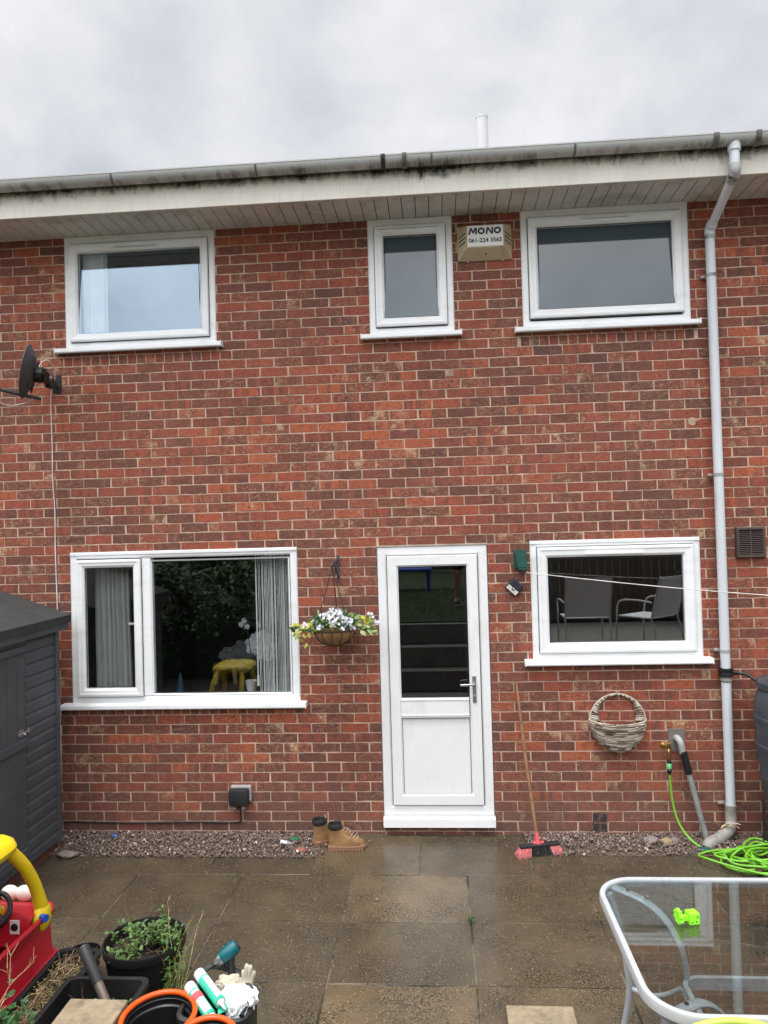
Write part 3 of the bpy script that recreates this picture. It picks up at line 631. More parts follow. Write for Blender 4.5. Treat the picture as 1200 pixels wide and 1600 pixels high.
def gbracket(x, wd=.015, g2=.003, up=.012):
    b = MB(); o = 0; pr = []
    for j in range(n + 1):
        t = math.pi - .12 + (math.pi + .24) * j / n; pr.append((gy + math.cos(t) * (gr + g2), gz + math.sin(t) * (gr + g2)))
    for j in range(n + 1):
        t = 2 * math.pi + .12 - (math.pi + .24) * j / n; pr.append((gy + math.cos(t) * (gr + .0005), gz + math.sin(t) * (gr + .0005)))
    b.prism(pr, 0, x - wd / 2, x + wd / 2); b.box(x - wd / 2, x + wd / 2, gy + gr - .002, -.4305, gz - .04, gz + .012)
    return b
for x in (-5.2, -4.2, -3.2, -2.28, -1.22, .03, 1.02, 3.0, 4.0): gbracket(x).build('bracket', M_GUTDARK, gut, smooth=True)
for x in (-.31, -.16): gbracket(x, .03, .008).build('joint_strap', M_BLACKM if x < -.2 else M_GUTDARK, gut, smooth=True)
for x in (1.965, 2.245): gbracket(x, .035, .008).build('outlet_strap', M_GUTDARK, gut, smooth=True)
# roof
b = MB(); sl = math.tan(R(22))
for i in range(14):
    y0 = -.47 + i * .3; z0 = 5.0 + (y0 + .47) * sl; b.box(-6.2, 5.4, y0, y0 + .33, z0 - .03, z0 + .0)
b = MB()
b.prism([(-.455, 4.93), (3.2, 4.93 + 3.65 * sl), (6.7, 4.93), (6.7, 4.90), (3.2, 4.90 + 3.6 * sl), (-.455, 4.90)], 0, -6.3, 5.5)
k = 0
while k < 12:
    y0 = -.47 + k * .3; z0 = 4.932 + (y0 + .455) * sl; b.box(-6.3, 5.5, y0, y0 + .012, z0, z0 + .016); k += 1
roof = b.build('roof', M_TILE, house)
b = MB(); b.lathe([(.055, 5.3), (.055, 6.02), (.057, 6.022), (.057, 6.045), (.048, 6.045), (.048, 6.0)], 24, cx=.503, cy=1.0); b.build('flue_pipe', M_FLUE, roof, smooth=True)

# downpipe
PX, PY = 2.078, -.062
b = MB(); b.tube([(PX, PY, 4.47), (PX, PY, 1.215)], .034, 20); b.tube([(PX, PY, 1.14), (PX, PY, .235)], .034, 20); dp = b.build('downpipe', M_PIPE, house, smooth=True)
b = MB(); b.tube(bez([(2.1, -.497, 4.935), (2.1, -.497, 4.86), (2.1, -.497, 4.78), (2.1, -.49, 4.72), (2.098, -.46, 4.685)], 8), [.042] * 9 + [.034] * 24, 18)
b.tube([(2.098, -.485, 4.70), (2.080, -.09, 4.50)], .031, 18); b.tube(bez([(2.081, -.115, 4.515), (PX, PY - .008, 4.488), (PX, PY, 4.44)], 6), .038, 18)
b.build('swan_neck', M_PIPE, dp, smooth=True)
b = MB(); b.tube(bez([(2.1, -.497, 4.765), (2.1, -.497, 4.72), (2.098, -.475, 4.69), (2.096, -.44, 4.672)], 6), .039, 18); b.build('elbow', M_GUTOLD, dp, smooth=True); b = MB(); b.tube([(PX, PY, 4.452), (PX, PY, 4.42)], .0385, 18); b.build('elbow', M_GUTOLD, dp, smooth=True)
b = MB(); b.tube([(2.1, -.497, 4.868), (2.1, -.497, 4.863)], .0365, 18); b.build('joint_ring', M_GROOVE, dp)
for z in (4.15, 2.667, 1.37):
    b = MB(); b.tube([(PX, PY, z - .011), (PX, PY, z + .011)], .0375, 20); b.cbox(PX - .062, PX - .03, -.03, -.001, z - .010, z + .010, .002); b.cbox(PX + .03, PX + .05, -.03, -.001, z - .010, z + .010, .002); b.build('pipe_clip', M_GREYBOX if z < 3 else M_GUTOLD, dp, smooth=True)
b = MB(); b.tube([(PX, PY, .245), (PX, PY, .228)], .040, 18); b.cbox(PX - .075, PX - .03, -.03, -.001, .235, .255, .003); b.build('pipe_clip', M_PIPE_OLD, dp, smooth=True)
b = MB(); b.tube(bez([(PX, PY, .235), (PX, PY, .15), (PX - .005, PY - .01, .11), (PX - .04, PY - .05, .075), (1.96, -.16, .045), (1.87, -.21, .028), (1.845, -.225, .0)], 8), [.041] * 24 + [.040] * 24 + [.041] * 1, 18); b.build('drain_shoe', M_PIPE_OLD, dp, smooth=True)
b = MB(); b.tube([(1.985, -.142, .052), (1.955, -.163, .045)], .0435, 18); b.build('shoe_collar', M_PIPE_OLD, dp, smooth=True)
dv = thing('rainwater_diverter', 'black rainwater diverter clamped round the downpipe with a short tube to the butt', 'diverter', (PX, PY, 1.14))
b = MB(); b.lathe([(.036, 1.145), (.040, 1.15), (.040, 1.165), (.034, 1.17), (.034, 1.18)], 24, cx=PX, cy=PY); b.build('grey_collar', M_PIPE_OLD, dv, smooth=True)
b = MB(); b.lathe([(.044, 1.183), (.052, 1.187), (.053, 1.20), (.051, 1.205), (.051, 1.222), (.053, 1.228), (.052, 1.24), (.044, 1.244)], 28, cx=PX, cy=PY); b.cyl((PX + .04, PY - .01, 1.212), (PX + .085, PY - .015, 1.208), .017, n=14); b.build('body', M_BLACK, dv, smooth=True)
b = MB(); b.tube(bez([(PX + .08, PY - .015, 1.208), (2.21, -.10, 1.20), (2.26, -.14, 1.165), (2.31, -.2, 1.15)], 8), .012, 10); b.build('link_tube', M_BLACK, dv, smooth=True)

# ================================================================== THINGS FIXED TO THE WALL
# alarm bell box
t = thing('alarm_box', 'cream alarm bell box lettered MONO between the two frosted upper windows', 'alarm box', (.418, -.005, 4.365))
b = MB(); b.add([(.213, .002, 4.368), (.624, .002, 4.368), (.624, .002, 4.632), (.213, .002, 4.632), (.213, -.012, 4.368), (.624, -.012, 4.368), (.624, -.012, 4.632), (.213, -.012, 4.632), (.283, -.098, 4.440), (.556, -.098, 4.440), (.556, -.098, 4.606), (.283, -.098, 4.606)],
      [(0, 1, 2, 3), (0, 1, 5, 4), (1, 2, 6, 5), (2, 3, 7, 6), (3, 0, 4, 7), (4, 5, 9, 8), (5, 6, 10, 9), (6, 7, 11, 10), (7, 4, 8, 11), (8, 9, 10, 11)])
bx = b.build('housing', M_BOX, t)
b = MB(); b.box(.285, .554, -.1005, -.0975, 4.448, 4.605); pl = b.build('name_plate', M_WLAB, t)
def put_text(s, size, cx, cz, y, ext, sx=1.0, off=0.0, spacing=1.0, shear=0):
    vs, fs = text_mesh(s, size, ext, off, spacing, shear); b = MB(); b.add([(cx + v.x * sx, y - v.z, cz + v.y) for v in vs], fs); return b
b = MB()
def stroke(pts, wd=.013):
    for (x0, z0), (x1, z1) in zip(pts, pts[1:]):
        d = Vector((x1 - x0, z1 - z0)).normalized(); nx, nz_ = -d.y * wd / 2, d.x * wd / 2; ex, ez = d.x * wd * .0, d.y * wd * .0
        b.prism([(x0 + nx - ex, z0 + nz_ - ez), (x1 + nx + ex, z1 + nz_ + ez), (x1 - nx + ex, z1 - nz_ + ez), (x0 - nx - ex, z0 - nz_ - ez)], 1, -.1016, -.1002)
def o_(cx_):
    n_ = 28; k = len(b.v)
    for r1, r2 in ((.0275, .0255), (.0135, .0120)):
        for y_ in (-.1016, -.1002):
            for i in range(n_): a = 6.2832 * i / n_; b.v.append((cx_ + r1 * math.cos(a), y_, 4.562 + r2 * math.sin(a)))
    for i in range(n_):
        j = (i + 1) % n_; b.face((k + i, k + j, k + 2 * n_ + j, k + 2 * n_ + i)); b.face((k + n_ + i, k + n_ + j, k + 3 * n_ + j, k + 3 * n_ + i)); b.face((k + i, k + j, k + n_ + j, k + n_ + i)); b.face((k + 2 * n_ + i, k + 2 * n_ + j, k + 3 * n_ + j, k + 3 * n_ + i))
stroke([(.298, 4.537), (.314, 4.587)]); stroke([(.314, 4.587), (.330, 4.548)], .011); stroke([(.330, 4.548), (.347, 4.587)], .011); stroke([(.352, 4.587), (.352, 4.537)]); b.cbox(.3075, .3205, -.1015, -.1001, 4.577, 4.5875, .0); b.cbox(.343, .3585, -.1014, -.1003, 4.577, 4.5875, .0)
o_(.391)
stroke([(.428, 4.537), (.440, 4.587)]); stroke([(.440, 4.585), (.470, 4.539)], .012); stroke([(.474, 4.587), (.474, 4.537)])
o_(.512)
b.build('lettering', M_INK, pl)
put_text('061-224 3565', .043, .420, 4.490, -.1008, .0008, 1.10, .0011, .95).build('phone_number', M_INK, pl)
b = MB()
for s in (0, 1):
    b = MB()
    for i in range(3):
        z = 4.470 + i * .032
        x0, x1 = (.222, .270) if s == 0 else (.569, .617)
        za = z + (.0 if s == 0 else .018); zb = z + (.018 if s == 0 else 0)
        y0, y1 = (-.0245, -.0835) if s == 0 else (-.0835, -.0245)
        b.add([(x0, y0 - .0005, za), (x1, y1 - .0005, zb), (x1, y1 - .0005, zb + .010), (x0, y0 - .0005, za + .010), (x0 + .001, y0 + .002, za), (x1 + .001, y1 + .002, zb), (x1 + .001, y1 + .002, zb + .010), (x0 + .001, y0 + .002, za + .010)], [(0, 1, 2, 3), (4, 5, 6, 7), (0, 1, 5, 4), (2, 3, 7, 6), (0, 3, 7, 4), (1, 2, 6, 5)])
    b.build('louvres', M_INK, t)
b = MB(); b.cyl((.425, -.058, 4.400), (.425, -.064, 4.396), .006, n=10); b.build('screw_hole', M_INK, t)
for x in (.292, .552):
    b = MB(); b.cyl((x, -.006, 4.3675), (x, -.006, 4.358), .008, n=8); b.build('fixing_lug', M_GREYBOX, t)

# satellite dish
t = thing('satellite_dish', 'dark grey satellite dish seen edge on, bracketed to the brickwork', 'satellite dish', (-3.0, 0, 3.56))
Md = Matrix.Translation((-2.985, -.36, 3.575)) @ Vector((-1, -.40, .20)).to_track_quat('Z', 'Y').to_matrix().to_4x4()
b = MB(); pf = [(.001, 0), (.05, .004), (.10, .013), (.15, .028), (.19, .046), (.215, .060), (.221, .061), (.221, .056), (.205, .048), (.15, .022), (.09, .005), (.001, -.006)]
b.lathe(pf, 40, Md, sx=1.0, sy=.93); b.build('reflector', M_DISH, t, smooth=True)
b = MB()
for a in (-.07, .07): b.tube([Md @ Vector((a, -.14, .012)), Md @ Vector((a, .10, .0))], .008, 6)
b.tube([Md @ Vector((0, 0, -.005)), Md @ Vector((0, 0, -.05))], .045, 8); b.build('back_frame', M_BLACKM, t)
b = MB(); b.tube([(-2.955, -.33, 3.385), (-3.06, -.42, 3.405), (-3.24, -.55, 3.45)], .013, 8, flat=(1, .8)); b.build('arm', M_BLACKM, t)
b = MB(); b.tube([(-3.26, -.55, 3.44), (-3.235, -.545, 3.50)], [.022, .03], 14); b.build('receiver', M_CABLE, t, smooth=True)
b = MB(); b.cbox(-3.035, -2.965, -.012, .0, 3.49, 3.63, .003); b.tube(bez([(-3.0, 0, 3.54), (-3.0, -.14, 3.54), (-2.99, -.25, 3.56), (-2.965, -.33, 3.57)], 5), .017, 10)
b.cbox(-3.02, -2.93, -.31, -.24, 3.52, 3.60, .008); b.cbox(-2.99, -2.93, -.36, -.28, 3.56, 3.62, .008); b.cyl((-3.02, -.10, 3.56), (-2.98, -.10, 3.56), .028, n=10); b.cbox(-3.03, -2.97, -.14, -.06, 3.51, 3.57, .006)
for yy in (-.28, -.33): b.cyl((-2.925, yy, 3.55), (-2.915, yy, 3.55), .008, n=6)
b.build('bracket', M_BLACKM, t)
cp = bez([(-2.985, -.33, 3.55), (-2.97, -.3, 3.66), (-2.955, -.22, 3.70), (-2.96, -.12, 3.66), (-3.0, -.05, 3.55), (-3.052, -.008, 3.45), (-3.049, -.006, 3.05), (-3.051, -.006, 2.8), (-3.038, -.006, 2.54), (-3.04, -.006, 2.2), (-3.033, -.006, 1.80), (-3.036, -.006, 1.3), (-3.026, -.006, .9), (-3.03, -.006, .42), (-3.032, -.008, .38), (-3.05, -.01, .345)], 6)
b = MB(); b.tube(cp, .0042, 8); tag(b.build('aerial_cable', M_CABLE, smooth=True), 'thin white cable dropping from the dish down the brick wall behind the shed', 'cable')
b = MB(); b.tube(bez([(-3.25, -.54, 3.44), (-3.2, -.4, 3.34), (-3.08, -.3, 3.37), (-2.99, -.28, 3.46)], 8), .0035, 6); tag(b.build('receiver_cable', M_CABLE, smooth=True), 'slack white cable looping below the dish arm', 'cable')

# brown vent grille
t = thing('wall_vent', 'square brown louvred vent grille on the wall right of the downpipe', 'vent', (2.305, 0, 2.045))
b = MB(); b.ring(2.200, 2.410, 2.045, 2.272, [(0, .0), (0, -.03), (.006, -.038), (.018, -.038), (.022, -.03), (.022, .0)]); b.build('frame', M_BROWN, t)
b = MB(); b.box(2.21, 2.40, -.012, -.004, 2.055, 2.262); b.build('back', M_GROOVE, t)
b = MB()
for i in range(14):
    z = 2.070 + i * .0138; m_ = Matrix.Translation((0, -.024, z)) @ Matrix.Rotation(R(-32), 4, 'X'); b.box(2.221, 2.300, -.009, .009, -.0018, .0018, m_); b.box(2.308, 2.389, -.009, .009, -.0018, .0018, m_)
b.box(2.300, 2.308, -.034, -.012, 2.066, 2.252); b.build('louvres', M_BROWN, t)

# clothes line reel and line
t = thing('clothes_line_reel', 'dark green retractable clothes line reel on the wall beside the kitchen window', 'clothes line', (.612, 0, 1.985))
b = MB(); b.cbox(.565, .645, -.012, 0, 2.0, 2.145, .006); b.build('wall_plate', M_GREEN_D, t)
b = MB(); b.prism([(.570, 2.125), (.582, 2.148), (.640, 2.148), (.656, 2.125), (.662, 2.02), (.652, 1.998), (.598, 1.998), (.586, 2.02)], 1, -.075, -.012); b.cbox(.588, .650, -.079, -.074, 2.015, 2.118, .008); b.build('housing', M_GREEN_D, t)
b = MB(); b.cbox(.600, .655, -.066, -.02, 1.975, 1.999, .006); b.cyl((.63, -.07, 1.985), (.63, -.078, 1.985), .012, n=12); b.build('line_outlet', M_BLACK, t)
b = MB(); b.tube([(.645, -.05, 1.985), (.662, -.055, 1.972)], [.008, .004], 8); b.build('line_hook', M_CABLE, t)
def W3(y, x, z): return (x, y, z)
b = MB(); pts = []
for i in range(25):
    k = i / 24; x0, y0, z0 = .655, -.055, 1.975; x1, y1, z1 = 2.75, -1.0, 1.80
    pts.append((x0 + (x1 - x0) * k, y0 + (y1 - y0) * k, z0 + (z1 - z0) * k - .02 * math.sin(math.pi * k)))
b.tube(pts, .0030, 6); tag(b.build('clothes_line', M_CABLE), 'white clothes line stretched out from the green reel across the kitchen window', 'clothes line')
# solar lamp
t = thing('solar_lamp', 'small square solar sensor lamp hung cornerwise under the green reel', 'lamp', (.564, 0, 1.792))
Ms = Matrix.Translation((.5635, -.02, 1.866)) @ Matrix.Rotation(R(43), 4, 'Y')
b = MB(); b.cbox(-.053, .053, -.022, .02, -.05, .05, .006, Ms); b.build('case', M_BLACKM, t)
b = MB(); b.cbox(-.044, .044, -.026, -.021, -.006, .043, .002, Ms); b.build('solar_panel', M_SOLAR, t)
b = MB(); b.cbox(-.046, .046, -.026, -.021, -.044, -.010, .002, Ms); b.build('lamp_panel', M_LAMPW, t)
b = MB(); b.ball(Ms @ Vector((0, -.024, -.016)), .013, 2); b.build('sensor', M_BLACK, t, smooth=True)
b = MB(); b.ball(Ms @ Vector((0, -.036, -.014)), .006, 2); b.build('sensor_dome', M_WLAB, t, smooth=True)

# woven wall basket
t = thing('wall_basket', 'round grey seagrass half basket with arched handle hanging on the wall', 'basket', (1.298, 0, .633)); random.seed(21)
b = MB(); bx_, bz_, Ro = 1.298, .845, .205
for i in range(30):
    f = i / 29; ang = f * math.pi / 2 * .98          # latitude from rim to bottom
    rr = Ro * math.cos(ang) ** .8; z = bz_ - (.212 * math.sin(ang)); dep = .115 * math.cos(ang) ** .6 + .012
    for seg in range(7):
        a0 = math.pi * (seg / 7) - .12; a1 = math.pi * ((seg + 1) / 7) + .12; pts = []; n = 6; ph = rnd(-.007, .007); p2 = rnd(-.007, .007)
        for k in range(n + 1):
            a = a0 + (a1 - a0) * k / n; a = min(max(a, 0), math.pi)
            pts.append((bx_ + math.cos(a) * rr * (1 + rnd(-.01, .01)), -.006 - math.sin(a) * dep - .006 * math.sin(k / n * math.pi), z + ph + (p2 - ph) * k / n + .014 * math.cos(a) ** 2))
        b.cur = (min(1, max(0, random.gauss(.6, .28))), 0, 0); b.tube(pts, [.002] + [.0058] * (n - 1) + [.002], 6)
b.cur = (.04, 0, 0)
bowl = [(math.cos(math.pi * i / 12), math.sin(math.pi * i / 12)) for i in range(13)]
for i in range(8):
    a0, a1 = i / 8 * 1.52, (i + 1) / 8 * 1.52
    for j in range(12):
        q = []
        for a, (cx, sy) in ((a0, bowl[j]), (a0, bowl[j + 1]), (a1, bowl[j + 1]), (a1, bowl[j])):
            rr = Ro * math.cos(a) ** .8 * .96; q.append((bx_ + cx * rr, -.004 - sy * (.105 * math.cos(a) ** .6), bz_ - .206 * math.sin(a)))
        b.add(q, [(0, 1, 2, 3)])
b.build('bowl', M_WICK, t, smooth='all')
b = MB()
for k in range(3):
    b.cur = (rnd(.7, 1), 0, 0); b.tube([(bx_ + math.cos(math.pi * i / 20) * (Ro + .003), -.006 - math.sin(math.pi * i / 20) * (.128 + k * .001), bz_ + .014 * math.cos(math.pi * i / 20) ** 2 + .004 * math.sin(i * 1.9 + k * 2)) for i in range(21)], .0055, 6)
b.build('rim', M_WICK, t, smooth='all')
b = MB()
for i in range(78):
    a = math.pi * (i + .5) / 78; wv = .058 * (1 - abs(math.sin(a)) ** 1.0 * .84) + .008; ri, ro_ = .205 - wv * 1.15, .207
    ci = (bx_ + math.cos(a) * ri, bz_ + math.sin(a) * (ri + .01)); tw = rnd(-.09, .09)
    co = (bx_ + math.cos(a + tw) * ro_, bz_ + math.sin(a + tw) * ro_)
    b.cur = (min(1, max(0, random.gauss(.58, .28))), 0, 0)
    b.tube([(ci[0], -.006, ci[1]), ((ci[0] + co[0]) / 2, -.022, (ci[1] + co[1]) / 2 + rnd(-.003, .003)), (co[0], -.008, co[1])], .0052, 6)
b.cur = (.9, 0, 0); b.tube([(bx_ + math.cos(math.pi * i / 30) * .206, -.012, bz_ + math.sin(math.pi * i / 30) * .206) for i in range(31)], .0045, 6)
b.build('handle', M_WICK, t, smooth='all')
b = MB(); b.cyl((1.296, 0, 1.062), (1.296, -.02, 1.064), .004, n=8); b.build('hook', M_GREYBOX, t)

# outdoor socket and cable
t = thing('outdoor_socket', 'black and grey outdoor socket box low on the brick wall', 'socket', (-1.578, 0, .21))
b = MB(); b.cbox(-1.660, -1.496, -.035, 0, .258, .380, .010); b.build('back_box', M_GREYBOX, t)
b = MB(); b.cbox(-1.664, -1.510, -.085, -.030, .236, .366, .014); b.build('cover', M_BLACKM, t, smooth=True)
for x in (-1.632, -1.56):
    b = MB(); b.lathe([(.017, .205), (.017, .216), (.013, .22), (.013, .238)], 8, cx=x, cy=-.04); b.build('cable_gland', M_GREYBOX, t)
b = MB(); b.tube(bez([(-1.585, -.045, .238), (-1.583, -.03, .16), (-1.59, -.012, .105), (-1.64, -.008, .088), (-2.0, -.007, .091), (-2.4, -.008, .083), (-2.9, -.007, .092), (-3.05, -.007, .09)], 8), .0055, 8); tag(b.build('power_cable', M_BLACKM, smooth=True), 'black cable running along the bottom brick courses from the socket', 'cable')

# tap and waste pipe
t = thing('outdoor_tap', 'brass garden tap beside the waste pipe with a green hose on it', 'tap', (1.64, 0, .56))
b = MB(); b.cyl((1.664, .0, .672), (1.652, -.05, .668), .012, n=12); b.cyl((1.655, -.045, .668), (1.640, -.085, .655), .015, n=12); b.tube(bez([(1.644, -.08, .66), (1.638, -.10, .65), (1.636, -.105, .62), (1.636, -.105, .595)], 5), .012, 12)
b.cyl((1.642, -.085, .66), (1.638, -.095, .695), .009, n=10); b.build('body', M_BRASS, t, smooth=True)
b = MB(); b.ball((1.607, -.075, .684), .024, 2, (1, .5, .9), .35); b.tube([(1.62, -.08, .69), (1.667, -.10, .712)], .006, 8); b.build('handle', M_BRASS, t, smooth=True)
b = MB(); b.lathe([(.013, .585), (.016, .58), (.016, .565), (.013, .56)], 16, cx=1.636, cy=-.105); b.lathe([(.012, .52), (.017, .515), (.015, .495), (.009, .48)], 16, cx=1.636, cy=-.105); b.build('adaptor', M_BLACK, t, smooth=True)
b = MB(); b.lathe([(.014, .522), (.0165, .528), (.0165, .556), (.014, .562)], 16, cx=1.636, cy=-.105); b.build('connector', M_HOSEEND, t, smooth=True)
t = thing('waste_pipe', 'grey waste pipe with a black sleeve leaning down from the wall to the gravel', 'pipe', (1.74, 0, 0))
b = MB(); b.tube(bez([(1.722, .0, .715), (1.725, -.035, .722), (1.735, -.06, .70), (1.745, -.062, .655), (1.750, -.06, .62)], 6), .024, 16); b.build('elbow', mat('pale_grey_pipe', (.40, .40, .39), .5, dirt=(.25, .24, .22), dscale=12), t, smooth=True)
b = MB(); b.tube([(1.752, -.062, .635), (1.785, -.072, .475)], .0262, 16); b.build('sleeve', M_BLACK, t, smooth=True)
b = MB(); b.tube([(1.783, -.072, .48), (1.885, -.11, .0)], .0205, 16); b.build('pipe', mat('dull_grey_pipe', (.27, .27, .27), .55, var=.15, dirt=(.17, .16, .15), dscale=14), t, smooth=True)

# ------------------------------------------------------------------ hanging basket
random.seed(31)
t = thing('basket_bracket', 'dark iron scroll bracket on the wall left of the back door', 'bracket', (-.78, 0, 1.93))
b = MB(); b.cbox(-.790, -.770, -.008, 0, 1.935, 2.14, .002); b.build('wall_strap', M_DISH, t)
b = MB(); b.tube(bez([(-.78, -.004, 2.115), (-.782, -.09, 2.10), (-.788, -.17, 2.095), (-.792, -.215, 2.085), (-.793, -.23, 2.07), (-.793, -.215, 2.058)], 6), .009, 8)
b.tube(bez([(-.78, -.004, 1.965), (-.783, -.05, 2.0), (-.787, -.12, 2.06), (-.79, -.19, 2.085)], 6), .008, 8)
b.tube([(-.784 , -.07 + .03 * math.cos(a * .5), 2.062 + .03 * math.sin(a * .5)) for a in range(12)], .004, 6); b.build('arm', M_DISH, t)
t = thing('hanging_basket', 'coir lined hanging basket of white flowers and variegated leaves', 'hanging basket', (-.79, -.2, 1.475))
cx, cy, rz = -.793, -.19, 1.592
prof = [(.150 * math.cos(a), rz - .118 * math.sin(a)) for a in [i * math.pi / 2 / 8 for i in range(9)]]
b = MB(); b.lathe([(r_ * .985 + .0001, z) for r_, z in prof], 36, cx=cx, cy=cy); b.build('coir_liner', M_COIR, t, smooth='all')
b = MB(); b.tube([(cx + .154 * math.cos(i * math.pi / 18), cy + .154 * math.sin(i * math.pi / 18), rz) for i in range(36)], .0035, 6, close=True)
for k in range(12):
    a = k * math.pi / 6; b.tube([(cx + (r_ + .004) * math.cos(a), cy + (r_ + .004) * math.sin(a), z - .003) for r_, z in prof], .0028, 6)
b.build('wire_frame', M_BLACKM, t)
for k in range(3):
    a = -.6 + k * 2.094; b = MB(); b.tube([(cx + .152 * math.cos(a), cy + .152 * math.sin(a), rz), (-.793, -.222, 2.06)], .0034, 6); b.build('chain', M_BLACKM, t)
lf, lf2, ly, pt = MB(), MB(), MB(), MB()
def spray(mb, c, rad, n, ln, wd, zsq=.5, droop=.2, upb=.35):
    for i in range(n):
        d = Vector((random.gauss(0, 1), random.gauss(0, 1), random.gauss(0, .7) + upb)).normalized(); p_ = Vector(c) + Vector((d.x, d.y, d.z * zsq)) * rad * random.random() ** .4
        mb.leaf(p_, (d.x, d.y, d.z - droop * random.random()), (rnd(-.4, .4), rnd(-.4, .4), 1), ln * rnd(.6, 1.2), wd * rnd(.6, 1.2), rnd(-.2, .4))
for i in range(150):
    a = rnd(0, 6.28); r_ = .15 * random.random() ** .5; p_ = (cx + r_ * math.cos(a), cy + r_ * math.sin(a), rz + rnd(0, .09)); d = (math.cos(a) * rnd(.2, 1), math.sin(a) * rnd(.2, 1), rnd(-.3, .9))
    random.choice([lf, lf, lf2]).leaf(p_, d, (rnd(-.5, .5), -.6, 1), rnd(.045, .085), rnd(.028, .05), rnd(-.1, .3))
for sx in (-1, 1):     # trailing sides
    for i in range(34):
        k = random.random(); p_ = (cx + sx * (.12 + .17 * k), cy + rnd(-.07, .04), rz + rnd(-.0, .07) - .02 * k); random.choice([lf, lf2, lf2 if sx > 0 else ly]).leaf(p_, (sx * rnd(.3, 1), rnd(-.7, .3), rnd(-.8, .6)), (0, -.7, 1), rnd(.04, .075), rnd(.022, .045), rnd(-.1, .3))
for i in range(16): ly.leaf((cx - .19 + rnd(-.07, .03), cy - .05 + rnd(-.03, .03), rz + rnd(-.10, .06)), (rnd(-.4, .2), rnd(-.3, .1), rnd(-1, .5)), (0, -1, .3), rnd(.04, .075), .022, .1)
for i in range(10): ly.leaf((cx + .27 + rnd(-.04, .04), cy - .03, rz + rnd(-.0, .10)), (rnd(-.4, .6), rnd(-.5, .1), rnd(-.7, .9)), (0, -1, .3), rnd(.04, .065), .03, .1)
heads = [(-.075, -.10, .11), (-.01, -.06, .145), (.045, -.05, .135), (-.125, -.07, .085), (.0, -.13, .055), (.03, -.14, .085), (-.02, -.14, .09), (.105, -.12, .055), (.09, -.13, .085), (-.07, -.14, .035), (-.105, -.12, .045), (.055, -.1, .12), (.02, -.09, .12), (-.215, -.05, .045), (.275, -.04, .105), (.315, -.03, .045), (.15, -.1, .03), (.13, -.12, .075), (-.045, -.09, .13), (.075, -.14, .04)]
for hx, hy, hz in heads:
    for q in range(7):
        c = Vector((cx + hx + rnd(-.022, .022), cy + hy + rnd(-.015, .015), rz + hz + rnd(-.018, .02))); fd = Vector((rnd(-.5, .5), -1, rnd(-.2, .7))).normalized(); a0 = rnd(0, 6)
        u = fd.orthogonal().normalized(); v = fd.cross(u)
        for k in range(5): a = a0 + k * 1.2566; dd = u * math.cos(a) + v * math.sin(a); pt.leaf(c, dd + fd * .25, fd, .0125, .011, -.1)
lf.build('dark_leaves', M_LEAFD, t); lf2.build('variegated_leaves', M_LEAFV, t); ly.build('yellow_leaves', M_LEAFY, t); pt.build('flowers', M_PETAL, t)

# ================================================================== SHED
t = thing('garden_shed', 'dark grey timber shed with felt roof at the left edge of the patio', 'shed', (-3.5, -1.3, 0))
SX = -2.88
def boards(b, y0, y1, zs):
    pr = [(SX - .02, zs[0])]
    for z0, z1 in zip(zs, zs[1:]):
        pr += [(SX - .0, z0 + .001), (SX + .001, z0 + (z1 - z0) * .62), (SX - .006, z0 + (z1 - z0) * .80), (SX - .0125, z0 + (z1 - z0) * .93), (SX - .013, z1 - .002)]
    pr += [(SX - .02, zs[-1])]; b.prism(pr, 1, y0, y1)
zs_ = [.085 + .0862 * i for i in range(19)]
b = MB(); boards(b, -.735, -.315, zs_); boards(b, -1.75, -1.62, zs_); b.box(-4.6, SX - .02, -.335, -.315, .09, 1.66); b.box(-4.6, SX - .02, -1.75, -1.73, .09, 1.66); b.box(SX - .035, SX - .02, -1.62, -.735, .09, 1.66)
b.build('cladding', M_SHED, t)
b = MB(); b.cbox(SX - .02, SX + .012, -.345, -.300, .08, 1.66, .003); b.build('corner_post', M_SHED, t)
b = MB()
for i in range(8): y = -.745 - .108 * i; b.cbox(SX - .012, SX + .004, y - .106, y, .10, 1.64, .004)
dr_ = b.build('door', M_SHED, t)
for za, zb_ in ((1.556, 1.600), (.905, .965), (.16, .22)):
    b = MB(); b.cbox(SX + .004, SX + .023, -1.6, -.748, za, zb_, .003); b.build('ledge', M_SHED, dr_)
b = MB(); b.cyl((SX + .014, -.87, 1.008), (SX + .014, -.72, 1.008), .006, n=8); b.cbox(SX + .004, SX + .010, -.84, -.78, .985, 1.032, .002); b.cbox(SX + .004, SX + .018, -.745, -.715, .99, 1.028, .002); b.tube([(SX + .014, -.80, 1.008), (SX + .035, -.80, .995)], .005, 6); b.build('bolt', M_CHROME, dr_)
b = MB(); b.box(-4.6, -2.90, -1.74, -.32, .0, .085); b.build('bearers', mat('red_brown_bearer', (.09, .035, .02), .9, var=.3), t)
b = MB(); b.prism([(-2.822, 1.728), (-2.822, 1.745), (-3.75, 2.068), (-4.70, 1.752), (-4.70, 1.735), (-3.75, 2.045)], 1, -1.86, -.20)
b.box(-2.830, -2.820, -1.862, -.198, 1.690, 1.745)
for i in range(30): 
    pass
b.build('roof', M_FELT, t)
b = MB(); b.prism([(-2.85, 1.66), (-2.85, 1.715), (-3.75, 2.03), (-3.75, 1.96)], 1, -.225, -.205); b.box(-2.85, -2.832, -1.80, -.23, 1.64, 1.715); b.build('barge_board', M_SHED, t)

